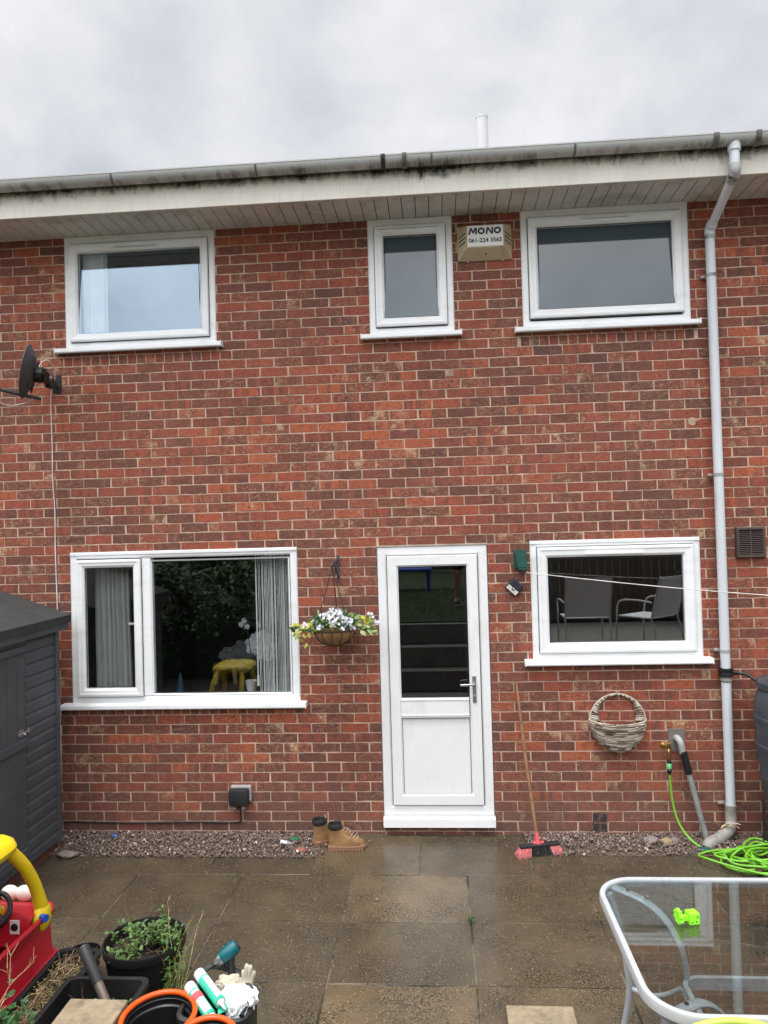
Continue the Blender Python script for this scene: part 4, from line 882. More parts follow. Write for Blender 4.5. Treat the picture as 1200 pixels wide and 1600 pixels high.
# ================================================================== WATER BUTT
t = thing('water_butt', 'slate grey barrel shaped water butt on a black stand at the right edge', 'water butt', (2.47, -.36, 0))
b = MB(); prof = [(.22, .37), (.245, .375), (.262, .45), (.272, .52), (.279, .525), (.281, .55), (.275, .56), (.288, .68), (.296, .74), (.302, .745), (.303, .77), (.297, .775), (.302, .88), (.302, .93), (.307, .935), (.307, .96), (.301, .965), (.296, 1.06), (.280, 1.12), (.262, 1.15), (.255, 1.155)]
b.lathe(prof, 56, cx=2.47, cy=-.36); b.build('barrel', M_BUTT, t, smooth=True)
b = MB(); b.lathe([(.275, 1.15), (.280, 1.155), (.280, 1.195), (.272, 1.205), (.20, 1.222), (.02, 1.225)], 56, cx=2.47, cy=-.36); b.build('lid', M_BUTT, t, smooth=True)
b = MB(); b.lathe([(.285, .0), (.270, .01), (.250, .34), (.25, .365), (.20, .37)], 8, cx=2.47, cy=-.36)
for k in range(8): a = k * math.pi / 4 + .39; b.cbox(-.02, .02, -.01, .01, 0, .34, .003, Matrix.Translation((2.47 + .262 * math.cos(a), -.36 + .262 * math.sin(a), 0)) @ Matrix.Rotation(a + math.pi / 2, 4, 'Z'))
b.build('stand', M_BLACKM, t)

# ================================================================== HOSE
random.seed(43)
pts = [(1.636, -.105, .50), (1.640, -.108, .40), (1.648, -.12, .28), (1.668, -.15, .17), (1.705, -.20, .09), (1.76, -.26, .04), (1.82, -.31, .018), (1.89, -.36, .012)]
c0 = (2.17, -.50)
for k in range(150):
    a = 2.6 + k * .56 + .1 * math.sin(k * .9); lv = k / 150
    q = mnoise.noise(Vector((k * .13, 1, 0))); q2 = mnoise.noise(Vector((k * .11, 7, 3)))
    rx, ry = .24 + .10 * math.sin(k * .21) + .05 * q, .155 + .05 * math.cos(k * .17) + .05 * q2
    pts.append((c0[0] + .09 * q2 * 2 + rx * math.cos(a), c0[1] + .10 * q * 1.6 + ry * math.sin(a), .012 + .095 * abs(mnoise.noise(Vector((k * .31, 0, 9)))) + .055 * lv))
pts += [(2.3, -.6, .03), (2.5, -.55, .015), (2.7, -.5, .012)]
b = MB(); b.tube(bez(pts, 7), .0078, 8); tag(b.build('garden_hose', M_HOSE, smooth='all'), 'bright green garden hose running from the tap into a tangled heap on the paving', 'hose')
random.seed(3)
def stone_thing(x, y, z, r, sc, label, m=None, nm='stone', grp=None, seed=1):
    b = MB(); b.cur = None; b.ball((x, y, z), r, 3, sc, .35, None, seed); return tag(b.build(nm, m or M_STEP, smooth='all'), label, nm.replace('_', ' '), grp)
stone_thing(1.475, -.16, .025, .05, (1.1, .8, .55), 'rounded grey cobble on the gravel, leftmost of three below the kitchen window', mat('grey_cobble', (.22, .20, .18), .7, bmp=.4), grp='cobbles on the gravel', seed=4)
stone_thing(1.640, -.16, .025, .038, (1, .8, .6), 'smaller grey brown cobble near the foot of the hose', mat('brown_cobble', (.20, .17, .145), .7, bmp=.4), grp='cobbles on the gravel', seed=8)
stone_thing(1.575, -.20, .03, .042, (1, .8, .7), 'ochre stained cobble between the two greyer cobbles', mat('ochre_cobble', (.30, .22, .13), .8, bmp=.4), grp='cobbles on the gravel', seed=12)
b = MB(); b.ball((1.80, -.30, .018), .042, 3, (1.35, .75, .5), .3, None, 7); b.tube(bez([(1.84, -.31, .02), (1.88, -.34, .012), (1.92, -.35, .01)], 5), .009, 8); tag(b.build('hose_nozzle', M_GREEN_D, smooth='all'), 'dark green rounded hose fitting lying on the gravel edge', 'nozzle')
b = MB()
for i in range(7): b.leaf((2.03 + rnd(-.02, .02), -.66 + rnd(-.02, .02), .02 + rnd(0, .02)), (rnd(-1, 1), rnd(-1, 1), rnd(-.2, .5)), (0, 0, 1), rnd(.04, .07), rnd(.025, .04), .4)
tag(b.build('dead_leaf', mat('dead_leaf', (.13, .055, .025), .7)), 'curled brown dead leaf caught in the green hose', 'leaf')
b = MB()
for i in range(5): b.leaf((2.04 + rnd(-.02, .02), -.12 + rnd(-.02, .02), .10 + rnd(0, .03)), (rnd(-.6, 1), rnd(-1, .2), rnd(-.2, .9)), (0, 0, 1), rnd(.05, .08), rnd(.02, .03), .4)
tag(b.build('dry_leaf', M_DRYL), 'pale dry leaf behind the hose at the foot of the downpipe', 'leaf')

# ================================================================== BROOM
t = thing('broom', 'wooden handled broom with a coral and black head leaning on the wall', 'broom', (.65, -.34, 0)); random.seed(17)
hx = Vector((.318, .055, 0)).normalized(); hc = Vector((.655, -.325, .058)); hy = Vector((-hx.y, hx.x, 0)); tilt = .10
Mb = Matrix((( hx.x, hy.x, 0, hc.x), (hx.y, hy.y, 0, hc.y), (.03, 0, 1, hc.z), (0, 0, 0, 1)))
b = MB(); b.cbox(-.145, .145, -.022, .022, -.008, .014, .005, Mb); b.build('head', M_BLACKM, t)
for nm, a0, a1, mt in (('coral_bristles', -.145, -.062, M_BRIST), ('black_bristles', -.062, .072, M_BLACKM), ('coral_bristles', .072, .145, M_BRIST)):
    b = MB(); x = a0
    while x < a1 - .003:
        for yy in (-.018, -.009, 0, .009, .018):
            for q in range(2):
                k = (x + .0) / .145; b.tube([Mb @ Vector((x, yy, -.006)), Mb @ Vector((x + k * .012 + rnd(-.003, .003), yy * 1.5 - .006 + rnd(-.005, .005), -.032)), Mb @ Vector((x + k * .03 + rnd(-.006, .006), yy * 2.0 - .016 + rnd(-.01, .01), -.056))], [.0022, .002, .0012], 4, cap=False)
        x += .0065
    b.build('bristles', mt, t, label=('black middle bristles' if mt is M_BLACKM else 'coral end bristles'))
hd = (Vector((.556, -.03, 1.145)) - (hc + Vector((-.012, 0, .01)))).normalized()
b = MB(); p0 = hc + Vector((-.012, 0, .008)); b.tube([p0, p0 + hd * .075], [.021, .017], 14); b.cbox(-.05, .03, -.012, .012, .012, .026, .004, Mb); b.build('socket', M_REDP, t, smooth=True)
b = MB(); b.tube([p0 + hd * .06, (.592, -.17, .62), (.556, -.018, 1.150)], [.0125, .012, .0115], 12); b.build('handle', M_WOODH, t, smooth=True)

# ================================================================== BOOTS
random.seed(9)
def boot(loc, rz, label):
    """profile along +x (toe), built from stacked sections"""
    t = thing('work_boot', label, 'boot', loc, 'pair of tan work boots by the wall'); Mx = Matrix.Translation(loc) @ Matrix.Rotation(rz, 4, 'Z')
    def sect(b, rows, n=20, cap=True):
        o = len(b.v)
        for z, xa, xb, wy, e in rows:
            for j in range(n):
                a = 2 * math.pi * j / n; c, s = math.cos(a), math.sin(a); cx_, hx_ = (xa + xb) / 2, (xb - xa) / 2
                x = cx_ + hx_ * math.copysign(abs(c) ** e, c); taper = 1 - .12 * max(0, -c) ; y = wy * taper * math.copysign(abs(s) ** .85, s); b.v.append(tuple(Mx @ Vector((x, y, z if not callable(z) else z(x)))))
        for i in range(len(rows) - 1):
            for j in range(n): b.face((o + i * n + j, o + i * n + (j + 1) % n, o + (i + 1) * n + (j + 1) % n, o + (i + 1) * n + j))
        if cap: b.face([o + j for j in range(n)]); b.face([o + (len(rows) - 1) * n + j for j in range(n)])
    b = MB(); sect(b, [(.0, .0, .265, .045, .8), (.006, -.004, .272, .050, .8), (.030, -.004, .274, .051, .8), (.034, .0, .270, .048, .8)])
    for i in range(11):
        for s in (-1, 1): b.box(.012 + i * .023, .022 + i * .023, s * .052 - .004, s * .052 + .004, -.001, .014, Mx)
    b.box(-.002, .075, -.042, .042, .0, .03, Mx); b.build('sole', M_SOLE, t)
    b = MB(); sect(b, [(.032, .004, .264, .044, .85), (.055, .002, .262, .045, .85), (.075, .002, .235, .043, .9), (.092, .003, .185, .040, 1.0), (.108, .004, .150, .039, 1.0), (.130, .004, .125, .040, 1), (.150, .004, .112, .042, 1), (.162, .0, .108, .044, 1)], cap=False)
    b.build('upper', M_SUEDE, t, smooth=True)
    b = MB(); sect(b, [(.150, .001, .104, .0455, 1), (.158, -.005, .108, .049, 1), (.170, -.006, .108, .050, 1), (.182, -.004, .106, .049, 1), (.190, .0, .102, .046, 1), (.186, .006, .096, .040, 1), (.15, .008, .09, .036, 1)], cap=False); b.build('padded_collar', M_BLACKM, t, smooth=True)
    b = MB(); b.tube([Mx @ Vector(p) for p in [(.108, 0, .15), (.108, 0, .185), (.100, 0, .200)]], [.028, .026, .015], 8, flat=(1, .3)); b.build('tongue', M_SUEDE, t)
    b = MB()
    for i in range(6):
        x = .120 + i * .019; z = .150 - i * .0125 - (.004 if i > 2 else 0)
        b.tube([Mx @ Vector(p) for p in [(x - .012, -.028, z - .008), (x + .004, 0, z + .008), (x + .006, .028, z - .006)]], .0032, 6)
    b.tube([Mx @ Vector(p) for p in bez([(.125, -.02, .15), (.15, -.045, .165), (.17, -.05, .12), (.15, -.05, .09)], 5)], .0025, 6)
    b.build('laces', mat('pale_laces', (.42, .33, .22), .8), t)
    return t
boot((-.865, -.268, .0), R(3), 'tan work boot nearest the door, seen in profile')
boot((-.985, -.215, .0), R(38), 'tan work boot turned away, behind and left of its pair')
b = MB(); b.ball((-1.14, -.17, .03), .035, 2, (1, .6, .5), .5, None, 3); tag(b.build('glass_shard', mat('green_glass_bit', (.01, .16, .06), .2), smooth=False), 'green bottle glass fragment on the gravel near the boots', 'glass')
b = MB(); b.cbox(-.03, .03, -.012, .012, -.045, .045, .006, Matrix.Translation((-1.185, -.235, .03)) @ Euler((R(60), 0, R(-25))).to_matrix().to_4x4()); tag(b.build('plastic_tag', M_CLOTH), 'crumpled clear white plastic tag on the gravel near the boots', 'plastic tag')
stone_thing(-1.06, -.325, .015, .036, (1.2, .8, .5), 'orange red brick fragment on the gravel in front of the boots', mat('brick_bit', (.33, .12, .07), .9, bmp=.5), 'brick_fragment', None, 3)
stone_thing(-2.77, -.42, .02, .05, (1.3, .8, .5), 'pale rubble lump at the foot of the shed', mat('rubble', (.25, .21, .17), .9, bmp=.8, bscale=40), 'rubble', None, 5)
stone_thing(-2.55, -.12, .03, .022, (1.3, .9, .6), 'blue plastic fragment on the gravel beside the shed', mat('blue_bit', (.03, .12, .30), .4), 'plastic_fragment', None, 5)
# litter of leaf and twig bits on the paving
b = MB(); random.seed(91)
for i in range(260):
    x, y = rnd(-2.7, 2.2), rnd(-2.6, -.35); b.leaf((x, y, .003), (rnd(-1, 1), rnd(-1, 1), rnd(0, .25)), (0, 0, 1), rnd(.006, .02), rnd(.003, .008), .2)
tag(b.build('leaf_litter', mat('litter', (.10, .07, .04), .8, var=.6, vscale=9)), 'scattered specks of leaf and twig litter on the paving', 'litter', kind='stuff')
b = MB()
for i in range(420):
    j = random.choice([(-.66, 0), (-1.25, 0), (-1.85, 0), (0, .128), (0, -.64), (0, .883), (0, -1.395)])
    if j[0]: x, y = rnd(-2.6, 2.2), j[0]
    else: x, y = j[1], rnd(-2.5, -.68)
    if mnoise.noise(Vector((x * 1.7, y * 1.7, 4))) < .12: continue
    for q in range(5): b.leaf((x + rnd(-.008, .008), y + rnd(-.008, .008), -.002), (rnd(-1, 1), rnd(-1, 1), rnd(.2, 1)), (0, 0, 1), rnd(.004, .011), .005, .2)
tag(b.build('moss', mat('joint_moss', (.035, .045, .012), .95)), 'dark moss tufts filling stretches of the paving joints', 'moss', kind='stuff')
# weed in the paving joint
b = MB(); random.seed(2)
for i in range(26): a = rnd(0, 6.28); b.leaf((.128 + rnd(-.01, .01), -1.25 + rnd(-.02, .02), rnd(-.002, .015)), (math.cos(a), math.sin(a), rnd(.3, 1.6)), (0, 0, 1), rnd(.02, .045), .008, .2)
tag(b.build('weed', M_LEAFD), 'tiny green weed growing in the paving joint in front of the door', 'weed')
b = MB(); b.cbox(.257, .574, -2.46, -2.062, .002, .048, .008); tag(b.build('loose_slab', M_CONC), 'buff square paving slab lying loose on the patio at the bottom edge', 'paving slab')
b = MB(); b.ball((-.45, -1.0, .006), .014, 2, (1, .8, .6), .3); tag(b.build('pebble', M_STEP, smooth='all'), 'round brown pebble on the wet paving left of the door line', 'pebble')

# ================================================================== GLASS TABLE
TZ = .70
t = thing('garden_table', 'rectangular glass topped patio table with silver grey tube frame', 'table', (1.45, -2.65, 0))
def rrect(x0, x1, y0, y1, r, n=10):
    p = []
    for cx_, cy_, a0 in ((x1 - r, y1 - r, 0), (x0 + r, y1 - r, 90), (x0 + r, y0 + r, 180), (x1 - r, y0 + r, 270)):
        for i in range(n + 1): a = R(a0 + 90 * i / n); p.append((cx_ + r * math.cos(a), cy_ + r * math.sin(a)))
    return p
X0, X1, Y0, Y1 = .672, 2.20, -3.132, -2.172
rr_ = rrect(X0, X1, Y0, Y1, .17, 12)
def rail(b, loop, prof):
    """profile (outward offset, z) swept round a loop"""
    n = len(loop); o = len(b.v); k = len(prof)
    for i in range(n):
        a, c = Vector(loop[i - 1]), Vector(loop[(i + 1) % n]); d = (c - a).normalized(); nn = Vector((d.y, -d.x))
        for off, z in prof: b.v.append((loop[i][0] + nn.x * off, loop[i][1] + nn.y * off, z))
    for i in range(n):
        for j in range(k): b.face((o + i * k + j, o + ((i + 1) % n) * k + j, o + ((i + 1) % n) * k + (j + 1) % k, o + i * k + (j + 1) % k))
b = MB(); rail(b, rr_, [(-.016, .690), (-.016, .700), (-.014, .7055), (-.004, .709), (.006, .706), (.010, .698), (.0105, .672), (.006, .667), (-.004, .667), (-.006, .690)]); b.build('rim', M_TRIM, t, smooth=True)
b = MB(); gl = rrect(X0 + .008, X1 - .008, Y0 + .008, Y1 - .008, .162, 12); n = len(gl); b.add([(x, y, .7005) for x, y in gl] + [(x, y, .6955) for x, y in gl], [tuple(range(n)), tuple(range(n, 2 * n))[::-1]]); b.build('glass_top', M_GLASS_T, t)
def tp(x, y, z): return (x, y, z)
for sx, sy in ((0, 1), (0, -1), (1, 1), (1, -1)):
    yc = -2.652; fx = (lambda x: x) if sx == 0 else (lambda x: X0 + X1 - x); fy = (lambda y: y) if sy == 1 else (lambda y: 2 * yc - y)
    b = MB(); b.tube(bez([(fx(.735), fy(-2.205), .682), (fx(.80), fy(-2.26), .678), (fx(.87), fy(-2.31), .662), (fx(.935), fy(-2.35), .61), (fx(.985), fy(-2.375), .52), (fx(1.005), fy(-2.385), .42), (fx(1.01), fy(-2.388), .345)], 6), .020, 12, flat=(.55, 1.15)); br = b.build('curved_brace', M_TABLE, t, smooth=True)
    b = MB(); b.cyl((fx(.80), fy(-2.26), .690), (fx(.80), fy(-2.26), .6935), .008, n=12); b.build('screw', M_INK, br)
    b = MB(); b.tube(bez([(fx(.715), fy(-2.27), .68), (fx(.762), fy(-2.26), .52), (fx(.788), fy(-2.25), .36), (fx(.80), fy(-2.235), .22), (fx(.775), fy(-2.19), .01)], 6), .0155, 12); lg = b.build('leg', M_TABLE, t, smooth=True)
    b = MB(); b.cyl((fx(.774), fy(-2.188), 0), (fx(.776), fy(-2.192), .03), .019, n=12); b.build('foot_cap', M_BLACKM, lg)
b = MB(); lr = rrect(.985, 1.885, -2.93, -2.375, .07, 6); rail(b, lr, [(-.010, .35), (-.010, .382), (.010, .382), (.010, .33), (-.010, .33)]); b.build('stretcher_ring', M_TABLE, t)
for sy in (1, -1):
    f = (lambda y: y) if sy == 1 else (lambda y: 2 * yc - y)
    b = MB(); b.tube(bez([(.80, f(-2.24), .25), (.86, f(-2.27), .235), (.93, f(-2.31), .26), (.99, f(-2.36), .32)], 6), .011, 10); b.build('link_bar', M_TABLE, t, smooth=True); b = MB(); b.tube(bez([(2.07, f(-2.24), .25), (2.0, f(-2.27), .235), (1.94, f(-2.31), .26), (1.88, f(-2.36), .32)], 6), .011, 10); b.build('link_bar', M_TABLE, t, smooth=True)
# toy on the table
t = thing('toy_brick', 'lime green plastic toy piece of a toothed disc and a cube on the glass table', 'toy', (.955, -2.54, .701))
Mt = Matrix.Translation((.955, -2.55, .7015)) @ Matrix.Rotation(R(12), 4, 'Z')
b = MB(); b.cbox(.012, .056, -.022, .022, .0, .044, .003, Mt); b.build('cube', M_LIME, t)
b = MB(); b.cbox(-.018, .013, -.010, .010, .012, .032, .002, Mt); b.build('connector', M_LIME, t)
b = MB(); n = 16; pr = []
for i in range(n * 2): a = math.pi * i / n; r_ = .030 if (i // 2) % 2 else .024; pr.append((r_ * math.cos(a), .030 + r_ * math.sin(a)))
b.prism(pr, 0, -.032, -.018, Mt); b.build('toothed_disc', M_LIME, t)
b = MB()
for y_, z_ in ((-.008, .012), (.006, .03), (-.012, .034), (.012, .012)): b.box(.0555, .0568, y_ - .003, y_ + .003, z_ - .003, z_ + .003, Mt)
for x_, z_ in ((.022, .01), (.045, .03), (.04, .012)): b.box(x_ - .003, x_ + .003, -.0228, -.0215, z_ - .003, z_ + .003, Mt)
b.build('dots', M_LIMEDARK, t)
b = MB(); b.ball((.862, -2.352, .708), .013, 2, (1, .8, .55), .3); tag(b.build('pebble', mat('dark_pebble', (.09, .08, .07), .6), smooth='all'), 'dark pebble lying on the glass table near its far corner', 'pebble')
# hoop leaning on the table
b = MB(); Mh = Matrix.Translation((.905, -3.215, .362)) @ Matrix.Rotation(R(84), 4, 'X')
b.tube([Mh @ Vector((.362 * math.cos(a * math.pi / 36), .362 * math.sin(a * math.pi / 36), 0)) for a in range(72)], .0115, 12, close=True); tag(b.build('play_hoop', M_OLIVE, smooth='all'), 'yellow green plastic hoop leaning against the near edge of the glass table', 'hoop')

# ================================================================== TOY CAR
t = thing('toy_car', 'red and yellow plastic ride-on toy car beside the shed', 'toy car', (-2.28, -2.2, 0))
CX0, CX1, CY0, CY1 = -2.50, -2.085, -2.60, -1.835
def loopz(x0, x1, y0, y1, r, zf, n=6):
    return [(x, y, zf(x, y)) for x, y in rrect(x0, x1, y0, y1, r, n)]
def dip(y):     # top rim falls at the door opening and rises to the bonnet and tail
    k = (y - CY1) / (CY0 - CY1); return .395 - .10 * math.exp(-((k - .50) / .20) ** 2) + (.02 if k > .8 else 0)
b = MB(); rows = [(.0, .10, None), (.022, .11, None), (.030, .135, None), (.026, .150, None), (.008, .158, None), (.0, .175, None), (-.008, .30, None), (.0, None, -.035), (.012, None, -.022), (.014, None, -.006), (.006, None, .004), (-.008, None, .0), (-.016, None, -.02), (-.022, .26, None), (-.03, .15, None)]
o = len(b.v); n = None
for off, z, dz in rows:
    lp = rrect(CX0 - off, CX1 + off, CY0 - off, CY1 + off, .07 + off, 8); n = len(lp)
    for x, y in lp:
        zz = z if z is not None else dip(y) + dz
        if z == .30: zz = min(.30, dip(y) - .06)
        if z == .26: zz = min(.26, dip(y) - .06)
        b.v.append((x, y, zz))
for i in range(len(rows) - 1):
    for j in range(n): b.face((o + i * n + j, o + i * n + (j + 1) % n, o + (i + 1) * n + (j + 1) % n, o + (i + 1) * n + j))
b.face([o + (len(rows) - 1) * n + j for j in range(n)])
body = b.build('body', M_RED, t, smooth=True)
b = MB()   # bonnet / dashboard
for i, (y, z) in enumerate([(-1.845, .36), (-1.86, .405), (-1.90, .43), (-1.97, .45), (-2.03, .445), (-2.045, .425), (-2.05, .37), (-2.05, .28)]):
    for k in range(9): x = CX0 + .025 + (CX1 - CX0 - .05) * k / 8; q = 1 - abs(k / 4 - 1) ** 4; b.v.append((x, y, z - .03 * (1 - q)))
for i in range(7):
    for k in range(8): a = i * 9 + k; b.face((a, a + 1, a + 10, a + 9))
b.build('bonnet', M_RED, t, smooth=True)
def pillar(pts, rs, fl):
    b = MB(); b.tube(bez(pts, 7), rs, 14, flat=fl); return b
for s, xx in ((1, CX1 - .035), (-1, CX0 + .035)):
    pp_ = bez([(xx + s * .004, -1.925, .36), (xx + s * .006, -1.945, .44), (xx, -1.98, .55), (xx - s * .012, -2.05, .68), (xx - s * .028, -2.13, .78), (xx - s * .035, -2.17, .83)], 7)
    rs = [.052 - .014 * min(1, i / 12) - .004 * (i / len(pp_)) for i in range(len(pp_))]
    b = MB(); b.tube(pp_, rs, 16, flat=(.95, .75)); b.ball((xx + s * .012, -1.945, .375), .074, 3, (.55, .95, 1.0)); pl_ = b.build('pillar', M_YEL, t, smooth=True, label='front roof pillar')
    b = MB(); b.cyl((xx + s * .030, -1.985, .395), (xx + s * .066, -2.000, .398), .019, n=16); b.build('knob', M_BLUE, pl_, smooth=True)
    b = MB(); b.tube(bez([(xx, -2.52, .40), (xx, -2.53, .6), (xx - s * .02, -2.50, .80)], 7), .038, 14, flat=(1, .7)); b.build('pillar', M_YEL, t, smooth=True, label='rear roof pillar')
b = MB(); rows = [(-.05, .80), (-.015, .805), (.005, .82), (.012, .845), (.0, .872), (-.03, .892), (-.08, .900), (-.14, .903)]; o = 0
for off, z in rows:
    lp = rrect(CX0 + .01 - off, CX1 - .01 + off, CY0 + .02 - off, -2.135 + off, max(.02, .09 + off), 8); n = len(lp); b.v += [(x, y, z) for x, y in lp]
for i in range(len(rows) - 1):
    for j in range(n): b.face((i * n + j, i * n + (j + 1) % n, (i + 1) * n + (j + 1) % n, (i + 1) * n + j))
b.face([(len(rows) - 1) * n + j for j in range(n)]); b.face([j for j in range(n)]); b.build('roof', M_YEL, t, smooth=True)
b = MB(); Mw = Matrix.Translation((-2.285, -2.075, .47)) @ Matrix.Rotation(R(58), 4, 'X')
b.tube([Mw @ Vector((.083 * math.cos(i * math.pi / 18), .083 * math.sin(i * math.pi / 18), 0)) for i in range(36)], .0125, 10, close=True)
for a in (90, 210, 330): b.tube([Mw @ Vector((0, 0, 0)), Mw @ Vector((.08 * math.cos(R(a)), .08 * math.sin(R(a)), 0))], .014, 8, flat=(.5, 1))
sw = b.build('steering_wheel', M_BLACK, t, smooth=True)
b = MB(); b.cyl(Mw @ Vector((0, 0, -.05)), Mw @ Vector((0, 0, .018)), .032, n=18); b.build('hub', M_YEL, sw, smooth=True)
b = MB(); b.cyl(Mw @ Vector((0, 0, .015)), Mw @ Vector((0, 0, .03)), .016, n=14); b.build('horn_button', M_RED, sw, smooth=True)
b = MB(); b.cbox(-2.215, -2.165, -2.0545, -2.0505, .345, .415, .003); st = b.build('dashboard_sticker', M_WLAB, t)
b = MB(); b.cyl((-2.19, -2.0545, .38), (-2.19, -2.057, .38), .019, n=16); b.build('dial', M_INK, st)
for xx in (-2.335, -2.255):
    b = MB(); b.ball((xx, -1.85, .450), .052, 3, (.95, .6, .8)); ey = b.build('front_lamp', M_WHITEP, t, smooth='all')
for yy in (-2.45, -1.98):
    for xx in (CX1 + .004, CX0 - .004):
        b = MB(); b.tube([(xx - .03, yy, .075), (xx + .022, yy, .075)], .075, 22); wh = b.build('wheel', M_BLACK, t, smooth=True)
        b = MB(); b.tube([(xx - .034, yy, .075), (xx + .026, yy, .075)], .032, 16); b.build('hubcap', M_YEL, wh, smooth=True)
b = MB(); b.cbox(-2.46, -2.12, -2.50, -2.30, .25, .30, .02); b.build('seat', M_RED, t)

# ================================================================== PLANTERS, LEFT FOREGROUND
random.seed(77)
def trough(x0, x1, y0, y1, h, label, soil=None, rim=.014):
    t = thing('planter_trough', label, 'planter', ((x0 + x1) / 2, (y0 + y1) / 2, 0), 'black plastic troughs at the bottom left')
    b = MB(); tp_ = .03
    lo = rrect(x0 + tp_, x1 - tp_, y0 + tp_, y1 - tp_, .03, 4); md = rrect(x0 + .006, x1 - .006, y0 + .006, y1 - .006, .035, 4); rm_ = rrect(x0 - rim, x1 + rim, y0 - rim, y1 + rim, .045, 4); ins = rrect(x0 + .012, x1 - .012, y0 + .012, y1 - .012, .03, 4); il = rrect(x0 + tp_ + .008, x1 - tp_ - .008, y0 + tp_ + .008, y1 - tp_ - .008, .025, 4); n = len(lo)
    for lp, z in ((lo, .0), (md, h - .03), (rm_, h - .028), (rm_, h - .004), (md, h), (ins, h - .002), (il, .012)): b.v += [(x, y, z) for x, y in lp]
    for i in range(6):
        for j in range(n): b.face((i * n + j, i * n + (j + 1) % n, (i + 1) * n + (j + 1) % n, (i + 1) * n + j))
    b.face(list(range(n))); b.face([6 * n + j for j in range(n)]); b.build('tub', M_BLACK, t, smooth=True)
    if soil:
        s = MB(); k = 14; 
        for i in range(k + 1):
            for j in range(k + 1):
                x = x0 + .02 + (x1 - x0 - .04) * i / k; y = y0 + .02 + (y1 - y0 - .04) * j / k; s.v.append((x, y, soil + .022 * mnoise.noise(Vector((x * 14, y * 14, 0)))))
        for i in range(k):
            for j in range(k): a = i * (k + 1) + j; s.face((a, a + 1, a + k + 2, a + k + 1))
        s.build('soil', M_SOIL, t, smooth='all')
    return t
def stem(b, p, d, ln, r=.0022, curl=.25, n=5):
    p = Vector(p); d = Vector(d).normalized(); pts = [p.copy()]
    for i in range(n): d = (d + Vector((rnd(-curl, curl), rnd(-curl, curl), rnd(-curl, curl) - .04))).normalized(); p = p + d * ln / n; pts.append(p.copy())
    b.tube(pts, [r * (1 - .6 * i / n) for i in range(n + 1)], 5, cap=False); return pts
t1 = trough(-2.0, -1.795, -2.60, -1.95, .22, 'long black trough full of dry brown stems beside the red toy car', .17)
b = MB(); b2 = MB(); mo = MB()
for i in range(360):
    x, y = rnd(-1.98, -1.81), rnd(-2.58, -2.0); a = random.gauss(1.2, .9); stem(random.choice([b, b, b, b, b, b2]), (x, y, .165 + rnd(0, .05)), (math.cos(a), math.sin(a), rnd(-.2, .3)), rnd(.04, .11), rnd(.0012, .0024), .3)
for i in range(420): mo.leaf((rnd(-1.98, -1.81), rnd(-2.58, -2.05), .17 + rnd(0, .035)), (rnd(-1, 1), rnd(-1, 1), rnd(-.1, .8)), (0, 0, 1), rnd(.012, .028), rnd(.006, .014), .3)
b.build('dry_stems', M_DRY, t1); b2.build('pale_stems', M_DRYL, t1); mo.build('moss', mat('brown_moss', (.13, .105, .035), .9, var=.4, vscale=30), t1)
t2 = trough(-1.765, -1.395, -2.78, -2.315, .30, 'square black tub holding seedlings, half under the concrete slab', .17)
b = MB(); b2 = MB()
for i in range(60): x = rnd(-1.6, -1.42); y = rnd(-2.5, -2.36); b.leaf((x, y, rnd(.18, .24)), (rnd(-1, 1), rnd(-1, 1), rnd(.1, 1)), (0, 0, 1), rnd(.015, .03), rnd(.012, .022), .2)
for i in range(22): stem(b2, (rnd(-1.72, -1.42), rnd(-2.6, -2.35), .17), (rnd(-.6, .6), rnd(-.6, .6), 1), rnd(.05, .16), .0013, .4)
b.build('seedlings', M_LEAFV, t2); b2.build('dead_stems', M_DRY, t2)
# half buried hand tool
t = thing('garden_tool', 'grey and black tool shaft with a round pommel standing out of the square tub', 'tool', (-1.6, -2.42, .17))
A, B_ = Vector((-1.665, -2.385, .478)), Vector((-1.435, -2.535, .19)); D_ = (B_ - A)
b = MB(); b.tube([A, A + D_ * .02, A + D_ * .42], [.022, .026, .024], 16); b.build('grip', M_BLACKM, t, smooth=True)
b = MB(); b.tube([A - D_ * .006, A + D_ * .012], [.015, .017], 16); b.build('pommel', M_GREYBOX, t, smooth=True)
b = MB(); b.tube([A + D_ * .40, A + D_ * .72], [.021, .020], 16); b.build('shaft', mat('rusty_steel', (.20, .16, .13), .5, metal=.5, var=.3, dirt=(.12, .07, .04)), t, smooth=True)
b = MB(); b.tube([A + D_ * .70, A + D_ * .78], [.023, .022], 16); b.build('ferrule', M_BLACKM, t, smooth=True)
b = MB(); b.tube([A + D_ * .78, A + D_ * 1.0], [.010, .009], 12); b.build('rod', mat('copper_rod', (.35, .2, .15), .35, metal=.8), t, smooth=True)
